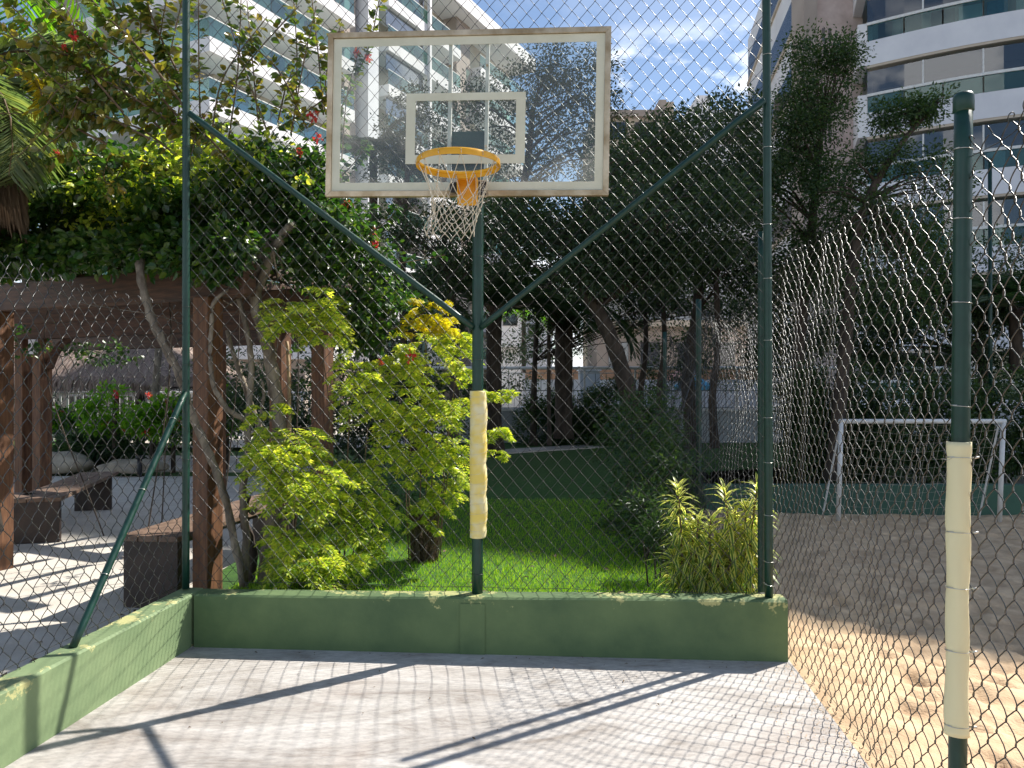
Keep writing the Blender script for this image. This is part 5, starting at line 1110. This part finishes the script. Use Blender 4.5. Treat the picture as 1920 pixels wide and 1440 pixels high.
tree('dark leaning tree with a long arm reaching right over the sand', [W(1560, 900, 13), W(1580, 700, 13), W(1600, 500, 13), W(1625, 380, 13), W(1690, 270, 13), W(1760, 190, 13)], .13, .03,
     [bl(1680, 215, 13, .42, .35, .25, 1), bl(1735, 195, 13, .35, .3, .2, .8), bl(1650, 300, 13, .5, .4, .4, 1), bl(1620, 400, 13, .7, .5, .55, 1.3), bl(1700, 420, 13, .7, .5, .6, 1.3), bl(1760, 330, 13, .5, .4, .4, .7), bl(1640, 540, 13, 1.1, .6, .7, 1.4)], 640, 26, .28, .066, 'tree_mid', 107, klimbs=50)
tree('wide dark tree behind the sand court at the right edge', [W(1850, 850, 17), W(1845, 700, 17), W(1830, 560, 17)], .17, .10,
     [bl(1700, 570, 16.5, 1.3, 1, .9, 1.4), bl(1820, 540, 16.5, 1.2, 1, .9, 1.3), bl(1930, 520, 16.5, 1.2, 1, .9, 1.2), bl(1620, 600, 16.5, 1.1, .8, .8, 1), bl(1760, 470, 16.5, .9, .8, .6, .8), bl(1500, 610, 16, 1.1, .7, .9, 1.3), bl(1600, 500, 16, 1.0, .7, .8, 1.2), bl(1700, 660, 16, 1.3, .7, .7, 1.2), bl(1880, 640, 16, 1.3, .7, .7, 1.2), bl(1450, 520, 15.5, .8, .7, .8, 1)], 1300, 26, .4, .09, 'tree_dark', 109)
tree('sparse grey green tree seen through the glass backboard', [W(930, 850, 18), W(925, 690, 18), W(940, 520, 18), W(985, 330, 18), W(1000, 200, 18)], .20, .06,
     [bl(1000, 150, 18, .9, .8, .7, 1), bl(1060, 130, 18, .9, .8, .7, 1.1), bl(1120, 170, 18, .8, .8, .8, 1), bl(930, 190, 18, .9, .8, .7, 1), bl(1090, 240, 18, 1.3, .9, .9, 1.5), bl(980, 270, 18, 1.3, .9, .9, 1.4), bl(880, 240, 18, .8, .7, .8, .9), bl(1140, 300, 18, 1.0, .8, .7, 1), bl(1000, 340, 17.5, 1.5, .9, .6, 1)], 900, 18, .36, .085, 'tree_grey', 111, klimbs=34, shell_=.15)
tree('smaller grey green tree seen through the left half of the backboard', [W(760, 820, 15), W(757, 650, 15), W(755, 480, 15), W(765, 300, 15)], .09, .05,
     [bl(780, 200, 15, .5, .5, .4, 1), bl(740, 260, 15, .5, .5, .45, 1), bl(800, 290, 15, .6, .5, .45, 1.1), bl(730, 330, 15, .5, .5, .3, .7)], 230, 18, .28, .075, 'tree_grey', 113, klimbs=40, shell_=.15)
tree('dark bushy tree under the backboard left of the pole', [W(850, 830, 14), W(852, 700, 14), W(848, 580, 14), W(830, 480, 14)], .10, .05,
     [bl(800, 420, 14, .7, .6, .45, 1), bl(870, 450, 13.8, .6, .6, .7, 1.5), bl(740, 420, 14, .45, .5, .3, .6), bl(830, 540, 14, .5, .5, .5, .9)], 330, 22, .28, .08, 'tree_dark', 115, klimbs=40)
tree('thin dark trunk tree between the two palms', [W(1030, 835, 17.5), W(1029, 700, 17.5), W(1030, 560, 17.5), W(1035, 430, 17.5)], .055, .035, [bl(1035, 430, 17.5, .9, .8, .6, 1), bl(1110, 420, 17.5, 1.0, .8, .7, 1)], 170, 20, .34, .10, 'tree_dark', 117, klimbs=14)
tree('dark low limbed tree behind the two palms hiding the far buildings', [W(1000, 840, 19.5), W(1002, 700, 19.5), W(1010, 560, 19.5)], .10, .05, [bl(1000, 560, 19.5, .9, .6, .5, 1), bl(1120, 560, 19.5, 1.2, .6, .45, 1.2), bl(1240, 570, 19.5, 1.2, .6, .55, 1.2), bl(1350, 580, 19, 1.0, .6, .7, 1.2), bl(1180, 610, 19.8, .6, .4, .3, .5), bl(1300, 640, 19.8, .9, .4, .5, .8), bl(1420, 620, 18, .9, .5, .8, 1)], 620, 26, .36, .09, 'tree_dark', 119, klimbs=24)
shrub('ragged dark shrubs rising above the pool wall behind the trunks', [bl(1240, 700, 20.1, .8, .3, .55), bl(1340, 690, 20.1, 1.0, .3, .6), bl(1440, 690, 20.0, .9, .3, .6), bl(1150, 730, 20.1, .5, .3, .3), bl(900, 730, 20.1, .4, .3, .35)], (4, 20.1, .1), 330, 24, .25, .08, 'tree_dark', 135)
palm('dark palm with feathery fronds right of the hoop pole', W(926, 852, 16.5), 3.1, 20, 2.3, 'palm', 121, r=.17, droop=1.1, e0=.35, e1=1.35, ll_=.5)
palm('dark palm with thick flared trunk in the centre', W(1057, 822, 18.5), 3.6, 22, 2.4, 'palm', 141, r=.22, droop=1.5, e0=-.3, e1=1.2, ll_=.5, skirt=500)
palm('small palm in front of the brown columns through the backboard', W(700, 830, 16), 6.1, 16, 1.3, 'palm', 161, r=.09, droop=.9, e0=-.1, e1=1.3, ll_=.3)
palm('dark palm beneath the backboard left side', W(775, 850, 15), 3.3, 16, 1.6, 'palm', 181, r=.1, droop=1.5, e0=-.2, e1=1.2, ll_=.35)
palm('small sunlit palm far behind the pool near the white building', W(982, 700, 40), 3.2, 12, 2.0, 'palm_bright', 191, r=.12, droop=1.6, e0=0, e1=1.2, ll_=.5, nl=20)
palm('fan of palm fronds at the far right behind the sand court', W(1905, 700, 15), 1.3, 14, 1.7, 'palm', 195, r=.12, droop=1.0, e0=0, e1=1.2, ll_=.45)
for k, (px, Y, top, lab) in enumerate(((1240, 17, 610, 'slim dark trunk right of the leaning tree'), (1205, 19, 560, 'dark trunk behind the leaning tree'), (1340, 15, 560, 'dark forked trunk seen through the rippling chain link'))):
    tree(lab, [W(px, 840, Y), W(px - 4, 740, Y), W(px + 6, 650, Y), W(px + 2, top - 60, Y)], .09, .05, [bl(px, top - 80, Y, 1.0, .8, .5, 1)], 110, 20, .32, .10, 'tree_dark', 121 + k * 3, klimbs=20)
shrub('dark garden shrubs along the foot of the pool wall', [bl(900, 700, 23, 2.0, .5, .9), bl(990, 650, 30, 1.8, .6, .9), bl(1040, 640, 30, 1.5, .6, .8)], (0, 26, 0), 200, 20, .35, .13, 'tree_dark', 131)
shrub('tall dark garden screen between pergola and pool', [bl(560, 740, 15, 1.3, .6, 1.1), bl(680, 700, 15, 1.2, .6, 1.2), bl(780, 770, 15, 1.0, .5, .8), bl(620, 640, 15, 1.3, .6, .8), bl(730, 600, 15.5, .8, .5, .8), bl(480, 790, 15, 1.3, .5, .6), bl(600, 800, 15, 1.3, .5, .6), bl(720, 800, 15, 1.1, .5, .6), bl(480, 700, 16, 1.1, .5, .8)], (-2.8, 15, 0), 1000, 20, .36, .10, 'tree_dark', 133, stems=16)

# ------------------------------------------------------------------ left garden
def hut():
    t = thing('thatched_hut', 'open hut with weathered thatched roof in the left garden', 'hut', (-12, 19, -.05))
    xr, xl, yf, yb, ze, zr = -8.35, -19, 17.6, 23.5, 2.0, 4.25; ym = (yf + yb) / 2
    V = [(xl, yf, ze), (xr, yf, ze), (xr, yb, ze), (xl, yb, ze), (xr - 2.3, ym, zr), (xl, ym, zr), (xl, yf, ze - .25), (xr, yf, ze - .25), (xr, yb, ze - .25), (xl, yb, ze - .25)]
    g = G(); g.add(V, [(0, 1, 4, 5), (1, 2, 4), (2, 3, 5, 4), (6, 7, 1, 0), (7, 8, 2, 1), (8, 9, 3, 2), (9, 8, 7, 6)]); g.build('roof', M['thatch'], t)
    n_ = 9000; r_ = np.random.default_rng(3); u = r_.random(n_); v = r_.random(n_) ** 1.1
    x = xl + (xr - xl) * u; k = np.clip(1 - (x - (xr - 2.3)) / 2.3, 0, 1) ; k = np.where(x < xr - 2.3, 1, k); v = v * k
    pos = np.stack([x, yf + (ym - yf) * v, ze + (zr - ze) * v + .03], 1)
    V, Fc = leaves(pos, np.stack([r_.normal(0, .12, n_), -np.full(n_, 1.), -np.full(n_, .72)], 1), np.stack([r_.normal(0, .3, n_), -np.full(n_, .5), np.ones(n_)], 1), .28 + .3 * r_.random(n_), .03, BLADE)
    n2 = 3500; x = xl + (xr - xl) * r_.random(n2); p2 = np.stack([x, yf - .02 - .1 * r_.random(n2), ze - .0 - .1 * r_.random(n2)], 1)
    V2, F2 = leaves(p2, np.stack([r_.normal(0, .12, n2), -np.full(n2, .25), -np.ones(n2)], 1), np.stack([r_.normal(0, .3, n2), -np.ones(n2), np.zeros(n2)], 1), .28 + .25 * r_.random(n2), .035, BLADE)
    V, Fc = merge([(V, Fc), (V2, F2)]); mesh_np('straw', V, Fc, M['thatch_s'], t, kind='stuff')
    for (x, y) in ((-9.0, 18.1), (-12.2, 18.1), (-15.5, 18.1), (-9.0, 23), (-12.2, 23), (-15.5, 23)): g = G(); g.tube([(x, y, -.05), (x, y, 2.1)], .1, 10); _smoothcap(g, 'post', M['bark_dark'], t)
hut()
def hibiscus(px, py, Y, rx, rz, lab, seed):
    c = P(px, py, Y); base = (c[0], Y, -.05); t = thing('flowering_shrub', lab, 'shrub', base, 'red flowering shrubs in the left garden')
    C, pos, d, nr = clumped([(c[0], Y, c[2], rx, rx * .7, rz, 1)], 60, 20, .22, seed, .2)
    V, Fc = leaves(pos, d, nr, .13, .06, LEAF5); mesh_np('foliage', V, Fc, M['palm_bright'], t, kind='stuff'); g = G(); g.tube([base, (c[0], Y, c[2])], .05, 8); g.build('trunk', M['bark_dark'], t)
    k = 3; r_ = np.random.default_rng(seed); q = C[r_.choice(len(C), k)] + [0, -.12, 0]; qq = np.repeat(q, 12, 0); V, Fc = leaves(qq + r_.normal(0, .03, (len(qq), 3)), norm(r_.normal(size=(len(qq), 3))), norm(r_.normal(size=(len(qq), 3))), .09, .06); mesh_np('red_flowers', V, Fc, M['flower'], t, kind='stuff')
hibiscus(215, 775, 15.6, .65, .42, 'bright green red flowered shrub under the thatched eave', 201); hibiscus(285, 785, 15.4, .42, .36, 'small red flowered shrub beside the slanting trunk', 203); hibiscus(325, 785, 15.6, .40, .38, 'red flowered shrub left of the corner post', 205); hibiscus(425, 775, 16, .40, .40, 'red flowered shrub right of the front pergola post', 207); hibiscus(110, 785, 17, .4, .2, 'small shrub in shade between the pergola posts', 209)
for i, (px, py, Y, w_, h_, lab) in enumerate(((100, 862, 15.2, 1.5, .42, 'large beige boulder behind the rear pergola posts'), (250, 875, 15.0, 1.4, .24, 'long low beige boulder in the middle of the left garden'), (170, 868, 16.4, .9, .3, 'smaller mossy boulder behind the long low one'), (20, 880, 14.8, .8, .3, 'beige boulder at the left edge of the garden'))):
    c = P(px, py, Y); g = bpy.data.meshes.new('boulder'); import bmesh; bm = bmesh.new(); bmesh.ops.create_icosphere(bm, subdivisions=4, radius=1)
    for v in bm.verts:
        k_ = 1 + .22 * (float(vnoise(np.array(v.co.x * 1.7 + i * 3), np.array(v.co.y * 1.7 + v.co.z * 2), i)) - .5) + .06 * math.sin(v.co.x * 7 + v.co.z * 5 + i)
        v.co = Vector((v.co.x * w_ / 2 * k_, v.co.y * .45 * k_, max(v.co.z, -.3) * h_ * k_ * .8))
    bm.to_mesh(g); bm.free(); g.materials.append(M['rock']); g.polygons.foreach_set('use_smooth', [True] * len(g.polygons)); o = bpy.data.objects.new('boulder', g); COL.objects.link(o); o.location = (c[0], Y, .12); tag(o, lab, 'boulder', 'boulders in the left garden')
shrub('spiky dark leaf bush between the boulders', [bl(190, 840, 15.8, .8, .4, .25)], (P(190, 0, 15.8)[0], 15.8, -.05), 60, 20, .25, .30, 'palm', 211, wf=.12)
shrub('dark garden shrubs under the thatched hut', [bl(60, 800, 16.5, 1.6, .5, .5), bl(330, 800, 18.5, 1.3, .5, .5), bl(450, 790, 18, 1.3, .5, .6), bl(200, 810, 17, 1.4, .4, .35)], (-9, 17, -.05), 260, 18, .3, .10, 'tree_dark', 213)
tree('sunlit rough trunk tree beside the thatched hut', [W(290, 855, 16.5), W(291, 760, 16.5), W(297, 660, 16.5), W(305, 540, 16.5)], .09, .07, [bl(300, 500, 16.5, 1.3, 1, .7, 1)], 120, 18, .35, .09, 'tree_dark', 215, bark='bark')
t = thing('garden_light', 'short black bollard light in front of the low boulder', 'garden light', tuple(P(262, 884, 14.6)[:2]) + (-.05,)); c = P(262, 845, 14.6); g = G(); g.tube([(c[0], 14.6, -.05), (c[0], 14.6, .33)], .045, 10); _smoothcap(g, 'body', M['black'], t); g = G(); g.tube([(c[0], 14.6, .335), (c[0], 14.6, .40)], .075, 10); _smoothcap(g, 'head', M['black'], t)
t = thing('garden_fence', 'white picket railing beyond the left garden', 'fence', (-10, 24.5, -.05))
g = G(); g.tube([(-17, 24.5, 1.55), (-2.6, 24.5, 1.55)], .04, 8); g.build('top_rail', M['white_paint'], t)
for i in range(60): g = G(); x = -17 + i * .24; g.box(x, x + .06, 24.48, 24.5, -.05, 1.5); g.build('picket', M['white_paint'], t)
# palms at the upper left
palm('shaggy palm with brown dead skirt at the upper left edge', W(-62, 1000, 5.75), 3.45, 18, 1.15, 'palm_silver', 221, r=.20, droop=2.5, e0=-.2, e1=1.0, ll_=.30, lw=.015, nl=60, skirt=3600)
t = palm('bright green palm with hanging fronds at the top left', W(-150, 880, 11.0), 8.0, 16, 3.6, 'palm_bright', 231, r=.14, droop=2.5, e0=-.1, e1=1.0, ll_=.6)
yl = thing('palm_frond', 'yellow hanging palm frond near the shaggy palm', 'palm frond', tuple(P(20, 120, 5.2)))
frond_mesh(P(0, 130, 5.3), .2, .1, .50, 2.8, 'palm_yellow', yl, nl=24, lw=.016, ll_=.15, seed=5); frond_mesh(P(20, 140, 5.3), -.3, .0, .48, 2.0, 'palm_yellow', yl, nl=24, lw=.016, ll_=.14, seed=6)
shrub('dense green vine mass behind the pergola at the left edge', [bl(30, 420, 8.6, 1.0, .5, .6), bl(200, 440, 8.4, 1.0, .5, .5), bl(380, 420, 8.0, .8, .5, .5), bl(520, 430, 7.6, .5, .4, .5)], (-4, 8.3, -.02), 330, 20, .26, .08, 'tree_dark', 241, stems=6)
k = 90; xx = rng.uniform(-1.6, 1.5, k); yy = rng.uniform(5.3, 12, k); V, Fc = leaves(np.stack([xx, yy, np.full(k, .245)], 1), np.stack([rng.normal(size=k), rng.normal(size=k), np.full(k, .2)], 1), np.stack([rng.normal(0, .4, k), rng.normal(0, .4, k), np.ones(k)], 1), .06, .03, LEAF5)
tag(mesh_np('lawn_leaves', V, Fc, M['dead_frond']), 'dry brown leaves fallen on the lawn behind the green wall', 'leaves', kind='stuff')
k = 46; t_ = rng.random(k); xx = -2.05 + 3.7 * t_; yy = 4.99 - .27 * t_ - rng.random(k) ** 2.2 * 1.2; V, Fc = leaves(np.stack([xx, yy, np.full(k, .006)], 1), np.stack([rng.normal(size=k), rng.normal(size=k), np.full(k, .1)], 1), np.stack([rng.normal(0, .3, k), rng.normal(0, .3, k), np.ones(k)], 1), .012 + .03 * rng.random(k) ** 3, .010, LEAF5)
tag(mesh_np('leaf_litter', V, Fc, M['dead_frond']), 'tiny dry leaf bits lying on the concrete along the wall foot', 'leaves', kind='stuff')
# dry leaves on paving and court
k = 900; yy = rng.uniform(2.2, 4.7, k); xx = fence_x(yy) - .02 - .30 * rng.random(k) ** 2.5; V, Fc = leaves(np.stack([xx, yy, np.full(k, .004)], 1), rdir(k) * [1, 1, .1], np.tile([0, 0, 1.], (k, 1)), .004 + .010 * rng.random(k) ** 2, .007, LEAF4)
tag(mesh_np('sand_spill', V, Fc, M['sand']), 'sand grains spilled over the edge of the concrete court', 'sand', kind='stuff')
k = 60; xx = rng.uniform(-5.5, -2.7, k); yy = rng.uniform(3.8, 8.5, k); V, Fc = leaves(np.stack([xx, yy, np.full(k, .0)], 1), np.stack([rng.normal(size=k), rng.normal(size=k), np.full(k, .05)], 1), np.stack([rng.normal(0, .15, k), rng.normal(0, .15, k), np.ones(k)], 1), .06, .03, LEAF5)
tag(mesh_np('fallen_leaves', V, Fc, M['dead_frond']), 'dry brown leaves scattered on the pale paving', 'leaves', kind='stuff')
print('SCENE DONE', len(bpy.data.objects), sum(len(o.data.polygons) for o in bpy.data.objects if o.type == 'MESH'))
